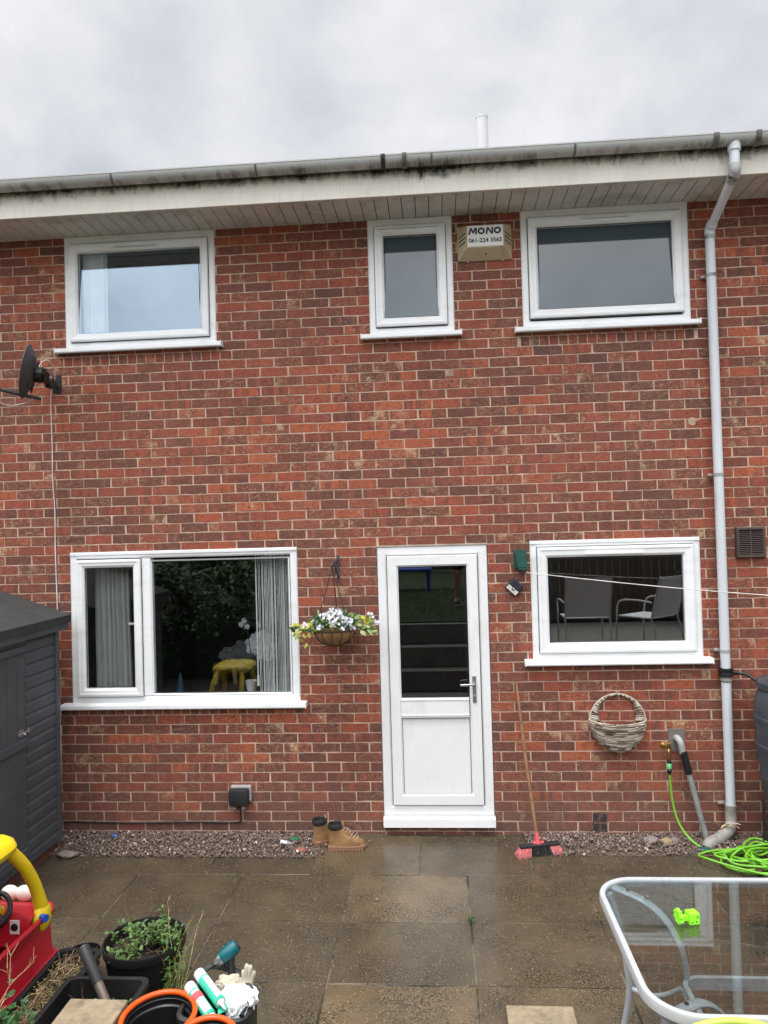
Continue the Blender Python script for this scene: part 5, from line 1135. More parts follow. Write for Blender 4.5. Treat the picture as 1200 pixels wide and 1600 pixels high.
# small round pot behind trough
def pot(name, label, cx, cy, r, h, grp=None, soil=None, segs=40, taper=.8):
    t = thing(name, label, 'plant pot', (cx, cy, 0), grp)
    b = MB(); b.lathe([(.001, .004), (r * taper - .01, .002), (r * taper, .01), (r * .975, h - .045), (r * 1.02, h - .042), (r * 1.035, h - .008), (r * 1.02, h), (r * .99, h - .001), (r * .965, h - .02), (r * taper * .95, .02), (.001, .02)], segs, cx=cx, cy=cy); b.build('pot', M_BLACK, t, smooth=True)
    if soil:
        s = MB(); s.v.append((cx, cy, soil + .01)); rings = 7
        for i in range(1, rings + 1):
            for j in range(24): a = j * math.pi / 12; q = r * .96 * i / rings; x, y = cx + q * math.cos(a), cy + q * math.sin(a); s.v.append((x, y, soil + .016 * mnoise.noise(Vector((x * 16, y * 16, 0)))))
        for j in range(24): s.face((0, 1 + j, 1 + (j + 1) % 24))
        for i in range(rings - 1):
            for j in range(24): s.face((1 + i * 24 + j, 1 + (i + 1) * 24 + j, 1 + (i + 1) * 24 + (j + 1) % 24, 1 + i * 24 + (j + 1) % 24))
        s.build('soil', M_SOIL, t, smooth='all')
    return t
pot('plant_pot', 'small empty black pot between the toy car and the long trough', -1.935, -1.855, .085, .15, None, .07)
tp_ = pot('plant_pot', 'large round black pot with parsley-like green leaves', -1.545, -1.985, .198, .30, None, .235)
b = MB(); lv = MB(); lv2 = MB()
for i in range(22):
    a = rnd(0, 6.28); q = rnd(.02, .155); p0 = (-1.545 + q * math.cos(a), -1.985 + .02 + q * math.sin(a) * .95, .235)
    if p0[1] < -2.03 and random.random() < .7: p0 = (p0[0], p0[1] + .1, p0[2])
    pts = stem(b, p0, (rnd(-.5, .5), rnd(-.4, .5), 1), rnd(.05, .15), .002, .25)
    for q_ in pts[2:]:
        for k in range(5): random.choice([lv, lv, lv2]).leaf(q_ + Vector((rnd(-.02, .02), rnd(-.02, .02), rnd(-.012, .02))), (rnd(-1, 1), rnd(-1, 1), rnd(-.1, .9)), (0, 0, 1), rnd(.018, .036), rnd(.014, .026), .25)
for cx_, cy_ in ((-1.63, -2.10), (-1.56, -2.115), (-1.59, -2.03), (-1.5, -1.9), (-1.47, -1.94)):
    for k in range(34): lv2.leaf((cx_ + random.gauss(0, .022), cy_ + random.gauss(0, .018), .26 + rnd(0, .055)), (rnd(-1, 1), rnd(-1, 1), rnd(.1, 1)), (0, 0, 1), rnd(.016, .03), rnd(.014, .024), .2)
for i in range(26): stem(b, (rnd(-1.66, -1.42), rnd(-2.05, -1.85), .25), (rnd(-1, 1), rnd(-.6, .6), rnd(0, .6)), rnd(.08, .22), .0014, .3)
b.build('stems', M_DRY, tp_); lv.build('dark_leaves', M_LEAF, tp_); lv2.build('light_leaves', mat('leaf_bright', (.10, .18, .04), .5, var=.4, vscale=30), tp_)
# tall weeds growing behind the pot
b = MB(); lv = MB(); gs = MB()
for i in range(26):
    p0 = (-1.37 + rnd(-.05, .05), -2.12 + rnd(-.05, .05), 0); hh = rnd(.30, .52) if i < 7 else rnd(.12, .34)
    pts = stem(b if i % 3 else gs, p0, (rnd(-.1, .30), rnd(-.05, .35), 1), hh, .0024, .12, 8)
    for q_ in pts[3:]:
        for k in range(2 if i > 6 else 1): lv.leaf(q_, (rnd(-1, 1), rnd(-1, 1), rnd(-.2, .8)), (0, 0, 1), rnd(.02, .045), rnd(.006, .012), .2)
for i in range(60): a = rnd(0, 6.28); lv.leaf((-1.36 + rnd(-.05, .05), -2.08 + rnd(-.05, .05), rnd(.18, .36)), (math.cos(a), math.sin(a), rnd(-.2, 1)), (0, 0, 1), rnd(.02, .045), rnd(.008, .014), .2)
wt = thing('weed_clump', 'tall straggly half dead weeds against the right side of the round pot', 'weeds', (-1.37, -2.12, 0))
b.build('dry_stems', M_DRYL, wt); gs.build('green_stems', M_LEAFY, wt); lv.build('leaves', M_LEAF, wt)
dd = MB()
for i in range(150): stem(dd, (-1.42 + rnd(-.10, .10), -2.20 + rnd(-.07, .07), rnd(.0, .10)), (rnd(-1, 1), rnd(-1, 1), rnd(-.1, .5)), rnd(.04, .13), .0017, .4)
tag(dd.build('plant_debris', mat('brown_debris', (.11, .06, .035), .9, var=.4)), 'heap of brown dead plant stems between the round pot and the orange rimmed tub', 'plant debris', kind='stuff')
# foreground shrub with pale twigs
sh = thing('shrub', 'shrub of dark green leaves and bare pale twigs in the bottom left corner', 'shrub', (-2.0, -2.82, 0)); b = MB(); lv = MB(); st_ = MB()
def twig(p, d, ln, r, lev):
    pts = stem(b, p, d, ln, r, .10, 5)
    if lev > 0:
        for k in range(3):
            q_ = pts[random.randint(2, 5)]; dd_ = (pts[-1] - pts[0]).normalized() + Vector((rnd(-.8, .8), rnd(-.8, .8), rnd(-.1, .6))); twig(q_, dd_, ln * rnd(.4, .62), r * .6, lev - 1)
for i in range(30): twig((rnd(-2.12, -1.92), rnd(-2.88, -2.72), rnd(.12, .3)), (rnd(-.35, .45), rnd(.05, .75), 1), rnd(.14, .26), .0036, 2)
for i in range(520):
    c = random.choice([(-2.0, -2.74, .34), (-1.90, -2.72, .28), (-1.84, -2.70, .22), (-2.05, -2.72, .40), (-1.86, -2.66, .30)]); p_ = Vector(c) + Vector((random.gauss(0, .05), random.gauss(0, .05), random.gauss(0, .05)))
    lv.leaf(p_, (rnd(-1, 1), rnd(-1, 1), rnd(-.2, .9)), (0, 0, 1), rnd(.025, .05), rnd(.018, .034), .2)
for i in range(12): st_.tube([(rnd(-2.02, -1.9), rnd(-2.8, -2.7), 0), (rnd(-2.02, -1.86), rnd(-2.8, -2.7), .3)], .006, 6)
b.build('bare_twigs', M_DRYL, sh); lv.build('leaves', M_LEAFD, sh); st_.build('stems', M_BARK, sh)
# concrete slab on a block
b = MB(); b.cbox(-1.65, -1.392, -3.05, -2.535, .302, .342, .006); tag(b.build('concrete_slab', M_CONC), 'rough buff concrete slab laid over the square black tub at the bottom edge', 'concrete slab')
b = MB(); b.cbox(-1.70, -1.38, -3.12, -2.80, 0, .3, .006); tag(b.build('concrete_block', M_STEP), 'grey concrete block propping up the far end of the buff slab', 'concrete block')

# ================================================================== ORANGE RIMMED TUBS
def tubby(cx, cy, rx, ry, h, label):
    t = thing('flexible_tub', label, 'tub', (cx, cy, 0), 'orange rimmed black tubs')
    b = MB(); b.lathe([(.001, .006), (.78, .004), (.82, .02), (.97, h), (.93, h), (.90, h - .04), (.86, h - .045), (.76, .02), (.001, .018)], 48, cx=cx, cy=cy, sx=rx, sy=ry); b.build('tub', M_BLACK, t, smooth=True)
    b = MB(); b.tube([(cx + rx * .97 * math.cos(i * math.pi / 32), cy + ry * .97 * math.sin(i * math.pi / 32), h + .006) for i in range(64)], .0115, 12, close=True); b.build('rim', M_ORANGE, t, smooth='all')
    b = MB(); b.tube([(cx + rx * .915 * math.cos(i * math.pi / 32), cy + ry * .915 * math.sin(i * math.pi / 32), h - .018) for i in range(64)], .005, 8, close=True); b.build('inner_bead', M_BLACK, t, smooth='all')
    return t
tubby(-1.222, -2.630, .152, .165, .33, 'larger black tub with a bright orange rim, left of the tool bucket')
tubby(-.975, -2.775, .118, .125, .345, 'smaller black tub with a bright orange rim at the bottom edge')

# ================================================================== TOOL BUCKET AND WHAT IS IN IT
t = thing('tool_bucket', 'black square builder bucket crammed with wipes, gloves and sealant', 'bucket', (-1.015, -2.46, 0)); bx0, bx1, by0, by1 = -1.165, -.862, -2.59, -2.345
b = MB(); lo = rrect(bx0 + .02, bx1 - .008, by0 + .02, by1 - .02, .05, 5); up_ = rrect(bx0, bx1, by0, by1, .06, 5); ot = rrect(bx0 - .012, bx1 + .008, by0 - .012, by1 + .012, .07, 5); i1 = rrect(bx0 + .008, bx1 - .008, by0 + .008, by1 - .008, .05, 5); i2 = rrect(bx0 + .03, bx1 - .03, by0 + .03, by1 - .03, .04, 5); n = len(lo)
for lp, z in ((lo, .0), (up_, .27), (ot, .275), (ot, .295), (up_, .302), (i1, .300), (i2, .02)): b.v += [(x, y, z) for x, y in lp]
for i in range(6):
    for j in range(n): b.face((i * n + j, i * n + (j + 1) % n, (i + 1) * n + (j + 1) % n, (i + 1) * n + j))
b.face(list(range(n))); b.face([6 * n + j for j in range(n)]); b.build('bucket', M_BLACKM, t, smooth=True)
b = MB(); b.tube(bez([(-1.14, -2.40, .30), (-1.13, -2.345, .345), (-1.09, -2.32, .362), (-1.03, -2.32, .355), (-.97, -2.33, .34), (-.90, -2.36, .31)], 7), .0125, 10, flat=(.7, 1.2)); b.build('handle', M_BLACKM, t, smooth=True)
b = MB(); b.tube(bez([(-.868, -2.43, .31), (-.872, -2.50, .325), (-.885, -2.58, .31)], 7), .009, 8); b.build('side_handle', M_BLACK, t, smooth=True)
def cart(a, d, col, label, band=None):
    a = Vector(a); d = Vector(d).normalized(); t = thing('sealant_cartridge', label, 'sealant tube', tuple(a + d * .2), 'sealant cartridges in the tool bucket')
    b = MB(); b.tube([a + d * .05, a + d * .215], .0245, 20); b.build('tube', M_TUBE, t, smooth=True)
    b = MB(); b.tube([a, a + d * .004, a + d * .05], [.021, .0245, .0247], 20); b.build('white_end', M_WLAB, t, smooth=True)
    b = MB(); b.tube([a + d * .215, a + d * .225, a + d * .26], [.02, .008, .004], 12); b.build('nozzle', M_WLAB, t, smooth=True)
    side = d.cross(Vector((0, .35, 1))).normalized(); q = side.cross(d).normalized()
    if q.z < 0: q = -q
    b = MB(); 
    for k in range(9):
        an = -.7 + 1.4 * k / 8 + (.5 if band else 0); v = q * math.cos(an) + side * math.sin(an); b.v += [tuple(a + d * .06 + v * .0250), tuple(a + d * .20 + v * .0250)]
    for k in range(8): b.face((2 * k, 2 * k + 1, 2 * k + 3, 2 * k + 2))
    if not band: b.build('white_stripe', M_WLAB, t)
    else:
        b.build('white_panel', M_WLAB, t); b = MB(); b.tube([a + d * .075, a + d * .115], .0256, 20, cap=False); b.build('red_band', M_REDP, t)
cart((-1.128, -2.395, .375), (.67, -.71, -.14), 0, 'green and white sealant cartridge, upper of the two leaning in the bucket')
cart((-1.152, -2.452, .352), (.67, -.71, -.14), 1, 'sealant cartridge with a red band, lower of the two leaning in the bucket', True)
def crumple(c, r, sc, seed, m, label, nm, cat, sub=4, amp=.42, freq=2.0):
    bm = bmesh.new(); bmesh.ops.create_icosphere(bm, subdivisions=sub, radius=1)
    for v in bm.verts:
        q = v.co * freq + Vector((seed, seed * 2, 0)); k = 1 + amp * (abs(mnoise.noise(q)) * 1.2 - .25) + amp * .5 * (abs(mnoise.noise(q * 2.3)) - .2); v.co = Vector((v.co.x * sc[0], v.co.y * sc[1], v.co.z * sc[2])) * r * k + Vector(c)
    b = MB(); b.addbm(bm); return tag(b.build(nm, m, smooth=True), label, cat)
crumple((-.925, -2.475, .315), .075, (1.1, .8, .7), 3, M_CLOTH, 'shiny white wipes packet crumpled in the middle of the bucket', 'wipes_packet', 'packet')
crumple((-.915, -2.545, .305), .05, (.9, .7, 1.0), 5, M_CLOTH, 'scrunched white wipe at the front of the bucket', 'used_wipe', 'wipe')
crumple((-.985, -2.395, .325), .055, (1.2, .7, .6), 9, M_GLOVE, 'brown stained work glove folded over the back of the bucket', 'work_glove', 'glove')
b = MB()
for k, (dx, dz) in enumerate(((-.02, .05), (-.005, .075), (.012, .07), (.028, .045))): b.tube(bez([(-.905, -2.41, .30), (-.905 + dx * .6, -2.405, .345), (-.900 + dx, -2.40, .345 + dz)], 5), [.014] * 6 + [.011] * 4 + [.007], 8)
b.ball((-.90, -2.41, .315), .032, 3, (1, .7, 1.1), .3); tag(b.build('work_glove', M_GLOVE, smooth='all'), 'pale work glove standing upright with stiff fingers in the bucket', 'glove')
t = thing('tape_roll', 'black rolled tape on edge at the right of the bucket', 'tape', (-.888, -2.46, .28))
ax = Vector((.15, -.75, .6)).normalized(); c = Vector((-.893, -2.455, .335))
b = MB(); b.tube([c - ax * .03, c + ax * .008], .031, 24); b.build('roll', M_BLACKM, t, smooth=True)
b = MB(); b.tube([c + ax * .0075 + (Matrix.Rotation(a * .5, 3, ax) @ ax.orthogonal().normalized()) * (.006 + .0009 * a) for a in range(26)], .0022, 6); b.build('wound_edge', M_DISH, t)
t = thing('white_bottle', 'white squeeze bottle lying in the bucket', 'bottle', (-.93, -2.52, .29))
b = MB(); b.tube([(-.985, -2.50, .33), (-.98, -2.50, .335), (-.91, -2.53, .30), (-.895, -2.535, .295)], [.02, .031, .031, .012], 18); b.build('bottle', M_WLAB, t, smooth=True)
b = MB(); b.tube([(-1.0, -2.495, .338), (-.982, -2.50, .333)], .017, 16); b.build('cap', M_CLOTH, t, smooth=True)
b = MB(); b.add([(-.995, -2.545, .325), (-.955, -2.555, .345), (-.945, -2.575, .33), (-.985, -2.575, .31), (-.975, -2.56, .318)], [(0, 1, 4), (1, 2, 4), (2, 3, 4), (3, 0, 4)]); tag(b.build('foil_wrapper', M_TUBE, solid=.002), 'small folded green wrapper on the wipes in the bucket', 'wrapper')
# impact driver standing in the back of the bucket
t = thing('impact_driver', 'teal and black cordless impact driver propped at the back of the bucket', 'power tool', (-1.005, -2.35, .30))
H0, H1 = Vector((-1.050, -2.35, .402)), Vector((-.985, -2.315, .445)); ha = (H1 - H0).normalized(); gd = Vector((.10, -.10, -1)).normalized()
b = MB(); b.tube([H0 + ha * .012, H0 + ha * .03, H0 + ha * .075, H1 + ha * .01, H1 + ha * .016], [.024, .031, .033, .031, .02], 18); b.build('motor_housing', M_TEAL, t, smooth=True)
b = MB(); b.tube([H0 - ha * .018, H0 - ha * .01, H0 + ha * .008, H0 + ha * .014], [.012, .018, .025, .026], 16); b.build('nose', M_CHROME, t, smooth=True)
b = MB(); b.tube([H0 - ha * .018, H0 - ha * .034], [.010, .009], 12); b.tube([H0 - ha * .03, H0 - ha * .09], .0033, 8); b.build('bit', M_BLACK, t, smooth=True)
b = MB(); gp = H0 + ha * .062; b.tube([gp + gd * .02, gp + gd * .055, gp + gd * .11, gp + gd * .135], [.024, .019, .020, .028], 14, flat=(1, .85)); b.tube([H1 + ha * .012, H1 + ha * .02], [.026, .022], 14); b.cbox(-.012, .012, -.006, .006, -.012, .012, .003, Matrix.Translation(gp + gd * .045 - ha * .022)); b.build('grip', M_BLACKM, t, smooth=True)
b = MB(); b.cbox(-.035, .035, -.028, .028, -.018, .018, .006, Matrix.Translation(gp + gd * .148)); b.build('battery', M_BLACKM, t)
b = MB(); b.tube([(-.955, -2.37, .31), (-.93, -2.35, .365)], .004, 6); tag(b.build('driver_bit', mat('rusty_bit', (.2, .11, .07), .6, metal=.5), smooth=True), 'thin rusty bit sticking out of the bucket beside the driver', 'drill bit')

# ================================================================== BEHIND THE GLASS
random.seed(55)
def slats(x0, x1, z0, z1, y, n, label, nm='vertical_blind', hw=.007, ang=90):
    t = thing(nm, label, 'blind', ((x0 + x1) / 2, y, z0)); b = MB()
    for i in range(n):
        x = x0 + (x1 - x0) * (i + .5) / n + rnd(-.003, .003); m_ = Matrix.Translation((x, y, 0)) @ Matrix.Rotation(R(ang + rnd(-25, 25)), 4, 'Z'); b.box(-hw, hw, -.0014, .0014, z0, z1, m_)
    b.build('slats', M_BLIND, t); b = MB(); b.cbox(x0 - .02, x1 + .02, y - .02, y + .02, z1, z1 + .03, .003); b.build('head_rail', M_WHITEP, t); return t
slats(-1.435, -1.165, 1.06, 2.16, .095, 24, 'white vertical blind slats bunched at the right of the wide lower window')
b = MB(); b.cyl((-1.452, .10, 1.14), (-1.452, .10, 2.15), .0055, n=8); b.cyl((-1.452, .10, 1.12), (-1.452, .10, 1.20), .010, n=8); tag(b.build('blind_wand', M_WHITEP), 'white control wand hanging beside the vertical blind', 'blind wand')
slats(-2.80, -2.60, 3.93, 4.66, .060, 12, 'white vertical blind slats bunched at the left of the upper left window', hw=.008, ang=20)
def curtain(x0, x1, z0, z1, y, label, amp=.02, n=60, waves=7):
    b = MB()
    for i in range(n + 1):
        k = i / n; x = x0 + (x1 - x0) * k; yy = y + amp * math.sin(k * waves * 6.283) + amp * .4 * math.sin(k * waves * 2.3 * 6.283)
        for j in range(9): q = j / 8; b.v.append((x + (.03 * (1 - q) * (k - .3)), yy * (1) + .004 * math.sin(q * 9 + k * 20), z0 + (z1 - z0) * q))
    for i in range(n):
        for j in range(8): a = i * 9 + j; b.face((a, a + 9, a + 10, a + 1))
    return tag(b.build('curtain', M_CURT, smooth='all', solid=.002), label, 'curtain')
curtain(-2.80, -2.52, .9, 2.2, .17, 'pale grey curtain hanging behind the narrow left casement')
t = thing('dark_sideboard', 'dark sideboard inside the wide lower window', 'sideboard', (-1.8, .75, .2)); b = MB(); b.cbox(-2.55, -1.0, .35, .95, .25, .98, .01); b.build('carcass', M_DARKF, t); b = MB(); b.cbox(-2.57, -.98, .33, .97, .98, 1.0, .005); b.build('top', M_DARKF, t)
t = thing('yellow_stool', "child's yellow plastic stool behind the glass of the wide lower window", 'stool', (-1.86, .6, 1.0))
b = MB(); b.lathe([(.001, 1.135), (.125, 1.135), (.14, 1.145), (.142, 1.16), (.13, 1.172), (.001, 1.175)], 32, cx=-1.90, cy=.82); b.build('seat', M_YELD, t, smooth=True)
for a in (45, 135, 225, 315):
    b = MB(); b.tube([(-1.90 + .10 * math.cos(R(a)), .82 + .10 * math.sin(R(a)), 1.14), (-1.90 + .125 * math.cos(R(a)), .82 + .125 * math.sin(R(a)), 1.0)], .024, 12); b.build('leg', M_YELD, t, smooth=True)
crumple((-1.60, .80, 1.32), .13, (1.0, .7, 1.0), 13, M_CLOTH, 'white carrier bag slumped behind the yellow stool inside the window', 'carrier_bag', 'bag')
crumple((-1.74, .83, 1.22), .16, (1.3, .6, .8), 23, mat('grey_cushion', (.12, .12, .12), .9), 'dark grey cushion heaped behind the yellow stool inside the window', 'cushion', 'cushion')
t = thing('orchid', 'white orchid on a thin stem inside the wide lower window', 'orchid', (-1.60, .45, 1.0)); b = MB(); b.tube(bez([(-1.60, .45, 1.0), (-1.60, .45, 1.3), (-1.62, .43, 1.5), (-1.66, .40, 1.58)], 5), .004, 6); b.build('stem', M_LEAFD, t); b = MB(); b.lathe([(.035, 1.0), (.05, 1.09), (.046, 1.09), (.03, 1.01)], 20, cx=-1.6, cy=.45); b.build('pot', M_WHITEP, t, smooth=True)
for c in ((-1.66, .39, 1.57), (-1.63, .38, 1.60), (-1.61, .39, 1.55), (-1.52, .42, 1.56)):
    b = MB()
    for k in range(5): a = k * 1.2566 + rnd(-.2, .2); b.leaf(c, (math.cos(a), -.2, math.sin(a)), (0, -1, 0), .028, .026, .1)
    b.build('flower', M_CURT, t)
b = MB(); b.lathe([(.055, 1.0), (.03, 1.08), (.004, 1.17)], 24, cx=-2.2, cy=.42); tag(b.build('toy_cone', mat('blue_cone', (.01, .04, .07), .5), smooth=True), 'blue toy cone inside the wide lower window at its bottom left', 'toy')

# ================================================================== THE GARDEN BEHIND THE CAMERA (seen in the glass)
g = MB(); g.box(-12, 1.28, -34, -4.35, -.05, 1.05); g.box(1.28, 12, -34, -7.3, -.05, 1.05); g.build('lawn', M_GRASS, kind='structure')
g = MB(); g.box(1.29, 9, -7.29, -3.45, -.05, .60); g.build('terrace', M_STEP, kind='structure')
g = MB()
for i in range(4): g.box(-.9, 1.25, -4.34 + .0, -3.42 - .26 * i if i else -3.42, .26 * i + .001 * i, .26 * (i + 1) - .01)
g.build('steps', M_STEP, kind='structure')
g = MB(); random.seed(4)
for i in range(9000): x = rnd(-3.5, 1.25); y = rnd(-9.5, -4.4); g.leaf((x, y, 1.045), (rnd(-.5, .5), rnd(-.5, .5), 1), (0, 1, 0), rnd(.02, .05), .007, .1)
g.build('grass', M_GRASS, kind='stuff', label='short lawn grass behind the patio', cat='grass')
b = MB(); b.cbox(-6.0, -.93, -4.34, -4.2, 0, 1.10, .01); tag(b.build('retaining_wall', M_STEP), 'low grey wall holding up the lawn', 'wall')
def fence(p0, p1, z0, h, label):
    p0, p1 = Vector(p0), Vector(p1); d = (p1 - p0); ln = d.length; d.normalize(); ang = math.atan2(d.y, d.x); t = thing('board_fence', label, 'fence', (p0.x, p0.y, z0)); M_ = Matrix.Translation((p0.x, p0.y, z0)) @ Matrix.Rotation(ang, 4, 'Z')
    b = MB(); x = 0
    while x < ln - .02: b.cbox(x + .003, x + .125, -.012 + .006 * (int(x * 8) % 2), .006, .05, h + rnd(-.01, .01), .003, M_); x += .13
    b.build('boards', M_FENCE, t); b = MB(); [b.box(0, ln, .006, .04, z, z + .07, M_) for z in (.3, h * .55, h - .3)]; b.build('rail', M_FENCE, t)
    for k in range(int(ln / 1.8) + 1): b = MB(); b.cbox(k * 1.8 - .05, k * 1.8 + .05, .03, .13, 0, h + .06, .004, M_); b.build('post', M_FENCE, t)
fence((7.0, -7.25, 0), (1.35, -7.25, 0), .6, 1.95, 'dark tall board fence behind the terrace')
fence((1.3, -15, 0), (-11.0, -15, 0), 1.05, 1.85, 'dark board fence at the end of the lawn')
fence((-6.4, -4.4, 0), (-6.4, -15, 0), 1.05, 1.85, 'dark board fence down the left side of the lawn')
def gchair(x, y, z, rz, label):
    t = thing('garden_chair', label, 'chair', (x, y, z), 'silver mesh garden chairs on the terrace'); M_ = Matrix.Translation((x, y, z)) @ Matrix.Rotation(rz, 4, 'Z') @ Matrix.Diagonal((1.2, 1.1, 1.0, 1))
    b = MB(); b.add([M_ @ Vector(p) for p in [(-.24, -.22, .43), (.24, -.22, .43), (.24, .24, .43), (-.24, .24, .43), (-.24, .24, .415), (.24, .24, .415), (.24, -.22, .415), (-.24, -.22, .415)]], [(0, 1, 2, 3), (4, 5, 6, 7), (0, 1, 6, 7), (2, 3, 4, 5), (1, 2, 5, 6), (0, 3, 4, 7)]); b.build('seat', M_MESHF, t)
    b = MB(); b.add([M_ @ Vector(p) for p in [(-.24, -.24, .44), (.24, -.24, .44), (.24, -.38, .98), (-.24, -.38, .98), (-.24, -.255, .44), (.24, -.255, .44), (.24, -.395, .98), (-.24, -.395, .98)]], [(0, 1, 2, 3), (4, 5, 6, 7), (0, 1, 5, 4), (2, 3, 7, 6), (1, 2, 6, 5), (0, 3, 7, 4)]); b.build('backrest', M_MESHF, t)
    for s in (-1, 1):
        b = MB(); b.tube([M_ @ Vector(p) for p in bez([(s * .26, .26, 0), (s * .26, .25, .4), (s * .27, .20, .62), (s * .27, .0, .66), (s * .26, -.26, .64)], 5)], .013, 8); b.build('arm_frame', M_TABLE, t, smooth=True)
        b = MB(); b.tube([M_ @ Vector(p) for p in [(s * .25, -.34, 0), (s * .25, -.24, .42), (s * .25, -.385, .99)]], .013, 8); b.build('rear_leg', M_TABLE, t, smooth=True)
gchair(2.00, -4.85, .60, R(180), 'silver mesh chair facing the fence, nearer the steps'); gchair(2.86, -4.80, .60, R(140), 'silver mesh chair turned sideways beside the other one')
def bush(c, r, hgt, n, label, m, grp=None, sc=1.0):
    t = thing('garden_shrub', label, 'shrub', c, grp); b = MB(); lvs = MB()
    for i in range(9): a = rnd(0, 6.28); b.tube([(c[0], c[1], c[2]), (c[0] + .3 * r * math.cos(a), c[1] + .3 * r * math.sin(a), c[2] + hgt * .5), (c[0] + .7 * r * math.cos(a), c[1] + .7 * r * math.sin(a), c[2] + hgt * .85)], [.03, .018, .006], 6)
    cl = [Vector((c[0] + rnd(-r, r) * .8, c[1] + rnd(-r, r) * .8, c[2] + hgt * rnd(.25, .95))) for _ in range(34)]
    for i in range(n): q_ = random.choice(cl); p_ = q_ + Vector((random.gauss(0, r * .17), random.gauss(0, r * .17), random.gauss(0, r * .15))); lvs.leaf(p_, (rnd(-1, 1), rnd(-1, 1), rnd(-.3, .8)), (0, 0, 1), rnd(.05, .11) * sc, rnd(.03, .06) * sc, .2)
    b.build('branches', M_BARK, t); lvs.build('leaves', m, t)
bush((-3.35, -3.75, 0), .75, 1.9, 6500, 'tall dark evergreen shrub growing from the patio edge in front of the low wall', M_LEAFD); bush((-2.15, -3.95, 0), .45, 1.75, 4000, 'narrower dark evergreen shrub beside the tall one', M_LEAFD)
bush((-3.6, -6.4, 1.05), .9, 1.6, 5200, 'dense dark shrub on the lawn nearer the shed', M_LEAFD); bush((-2.3, -7.6, 1.05), .8, 1.5, 4200, 'dense dark shrub further down the lawn', M_LEAFD); bush((-3.0, -4.75, 1.05), .5, .8, 2200, 'low leafy shrub at the edge of the lawn', M_LEAF); bush((4.4, -6.5, .6), .5, 1.0, 1800, 'broad leaved shrub in front of the tall fence', M_LEAFD)
t = thing('play_table', 'blue plastic play table on the lawn', 'play table', (-.55, -9.2, 1.05)); b = MB(); b.cbox(-.95, -.15, -9.5, -8.9, 1.44, 1.5, .02); b.build('top', M_BLUE, t)
for x in (-.88, -.22):
    for y in (-9.42, -8.98): b = MB(); b.tube([(x, y, 1.05), (x, y, 1.45)], [.03, .04], 12); b.build('leg', M_BLUE, t, smooth=True)
# person taking the photograph
PXX, PYY, PZZ = .42, -6.25, 1.05
t = thing('person', 'person in dark shorts and trainers standing on the lawn holding a phone out', 'person', (PXX, PYY, PZZ))
def skin(name, verts, edges, radii, m, parent, sub=2):
    me = bpy.data.meshes.new(name); me.from_pydata([tuple(Vector(v)) for v in verts], edges, []); o = bpy.data.objects.new(name, me); COL.objects.link(o); o.parent = parent
    md = o.modifiers.new('s', 'SKIN'); 
    for i, r_ in enumerate(radii): me.skin_vertices[0].data[i].radius = (r_, r_) if not isinstance(r_, tuple) else r_
    me.skin_vertices[0].data[0].use_root = True; md.use_smooth_shade = True
    ss = o.modifiers.new('b', 'SUBSURF'); ss.levels = sub; ss.render_levels = sub; me.materials.append(m); return o
V = [(0, 0, .93), (0, 0, 1.10), (0, .01, 1.28), (0, 0, 1.42), (0, .01, 1.50), (0, .03, 1.58), (0, .03, 1.68),
     (.10, 0, .86), (.12, .01, .50), (.13, -.02, .09), (.14, .10, .045), (-.10, 0, .86), (-.13, .01, .50), (-.15, -.02, .09), (-.16, .10, .045),
     (.18, 0, 1.40), (.22, .12, 1.18), (.0, .36, 1.25), (-.06, .42, 1.27), (-.18, 0, 1.40), (-.26, .10, 1.16), (-.28, .34, 1.24), (-.26, .41, 1.27)]
Ed = [(0, 1), (1, 2), (2, 3), (3, 4), (4, 5), (5, 6), (0, 7), (7, 8), (8, 9), (9, 10), (0, 11), (11, 12), (12, 13), (13, 14), (3, 15), (15, 16), (16, 17), (17, 18), (3, 19), (19, 20), (20, 21), (21, 22)]
Rd = [(.16, .11), (.14, .10), (.16, .11), (.13, .09), .055, .085, .075, .088, .058, .04, .035, .088, .058, .04, .035, .06, .045, .032, .03, .06, .045, .032, .03]
skin('body', V, Ed, Rd, M_SKIN, t)
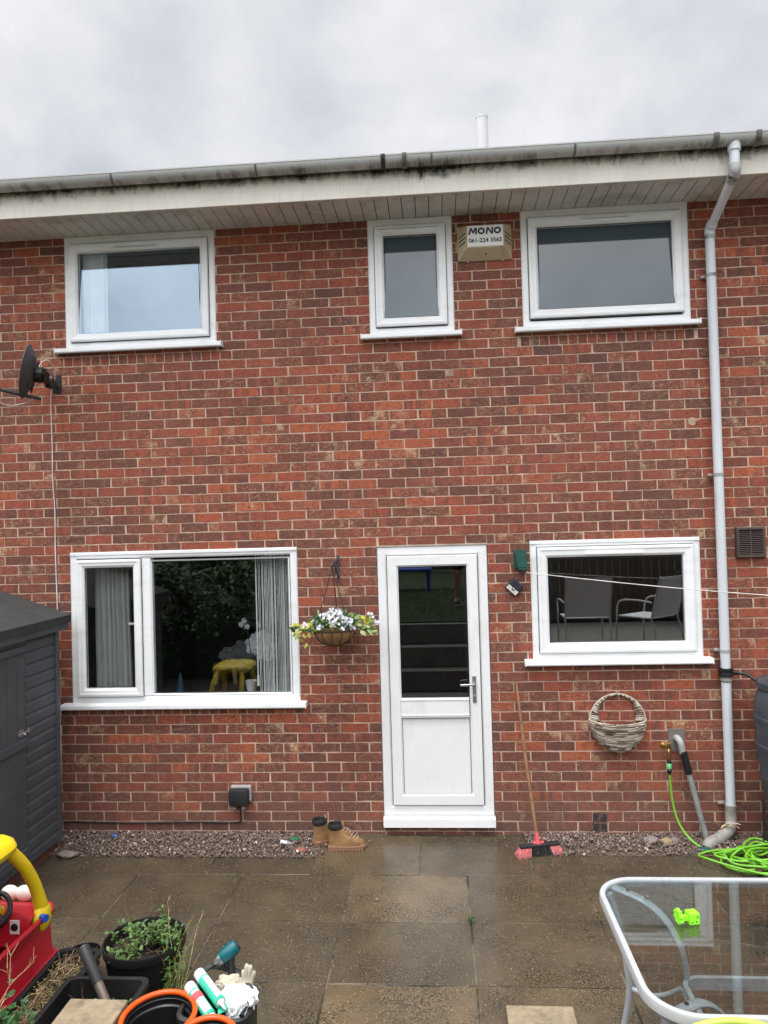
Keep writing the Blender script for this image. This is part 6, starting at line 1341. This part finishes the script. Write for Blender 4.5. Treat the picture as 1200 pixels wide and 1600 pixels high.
skin('shirt', [(0, 0, .95), (0, 0, 1.10), (0, .01, 1.28), (0, 0, 1.43), (.19, 0, 1.395), (.215, .08, 1.25), (-.19, 0, 1.395), (-.25, .07, 1.24)], [(0, 1), (1, 2), (2, 3), (3, 4), (4, 5), (3, 6), (6, 7)], [(.185, .135), (.165, .125), (.185, .135), (.14, .10), .075, .062, .075, .062], M_NAVY, t)
skin('shorts', [(0, 0, .97), (0, 0, .90), (.105, 0, .82), (.125, .01, .55), (-.105, 0, .82), (-.13, .01, .55)], [(0, 1), (1, 2), (2, 3), (1, 4), (4, 5)], [(.175, .13), (.17, .13), .11, .095, .11, .095], M_NAVY, t)
def relp(mb, nm, m, smooth=True): 
    o = MB.build(mb, nm, m, t, smooth=smooth); return o
for s in (-1, 1):
    b = MB(); b.ball((PXX + s * .145, PYY + .07, PZZ + .045), .06, 3, (.75, 1.9, .75)); relp(b, 'shoe', M_NAVY); b = MB(); b.ball((PXX + s * .145, PYY + .07, PZZ + .016), .06, 3, (.8, 2.0, .28)); relp(b, 'shoe_sole', M_WHITEP)
b = MB(); b.ball((PXX, PYY + .012, PZZ + 1.70), .098, 3, (.9, 1, .9)); relp(b, 'hair', M_BARK)
b = MB(); [b.ball((PXX + s * .033, PYY + .112, PZZ + 1.655), .011, 2) for s in (-1, 1)]; relp(b, 'eyes', M_INK)
b = MB(); b.ball((PXX, PYY + .122, PZZ + 1.63), .014, 2, (.7, 1.1, 1.4)); relp(b, 'nose', M_SKIN)
for s, (hx_, hy_, hz_) in ((1, (-.06, .42, 1.27)), (-1, (-.26, .41, 1.27))):
    for k in range(4): b = MB(); b.tube(bez([(PXX + hx_, PYY + hy_ + .02, PZZ + hz_ - .03 + .02 * k), (PXX + hx_ - s * .02, PYY + hy_ + .06, PZZ + hz_ - .03 + .02 * k), (PXX + hx_ - s * .06, PYY + hy_ + .075 - .003 * k, PZZ + hz_ - .028 + .02 * k)], 4), [.009] * 8 + [.007], 8); relp(b, 'finger', M_SKIN)
    b = MB(); b.tube([(PXX + hx_, PYY + hy_, PZZ + hz_ + .03), (PXX + hx_ - s * .05, PYY + hy_ + .04, PZZ + hz_ + .05)], [.011, .008], 8); relp(b, 'thumb', M_SKIN)
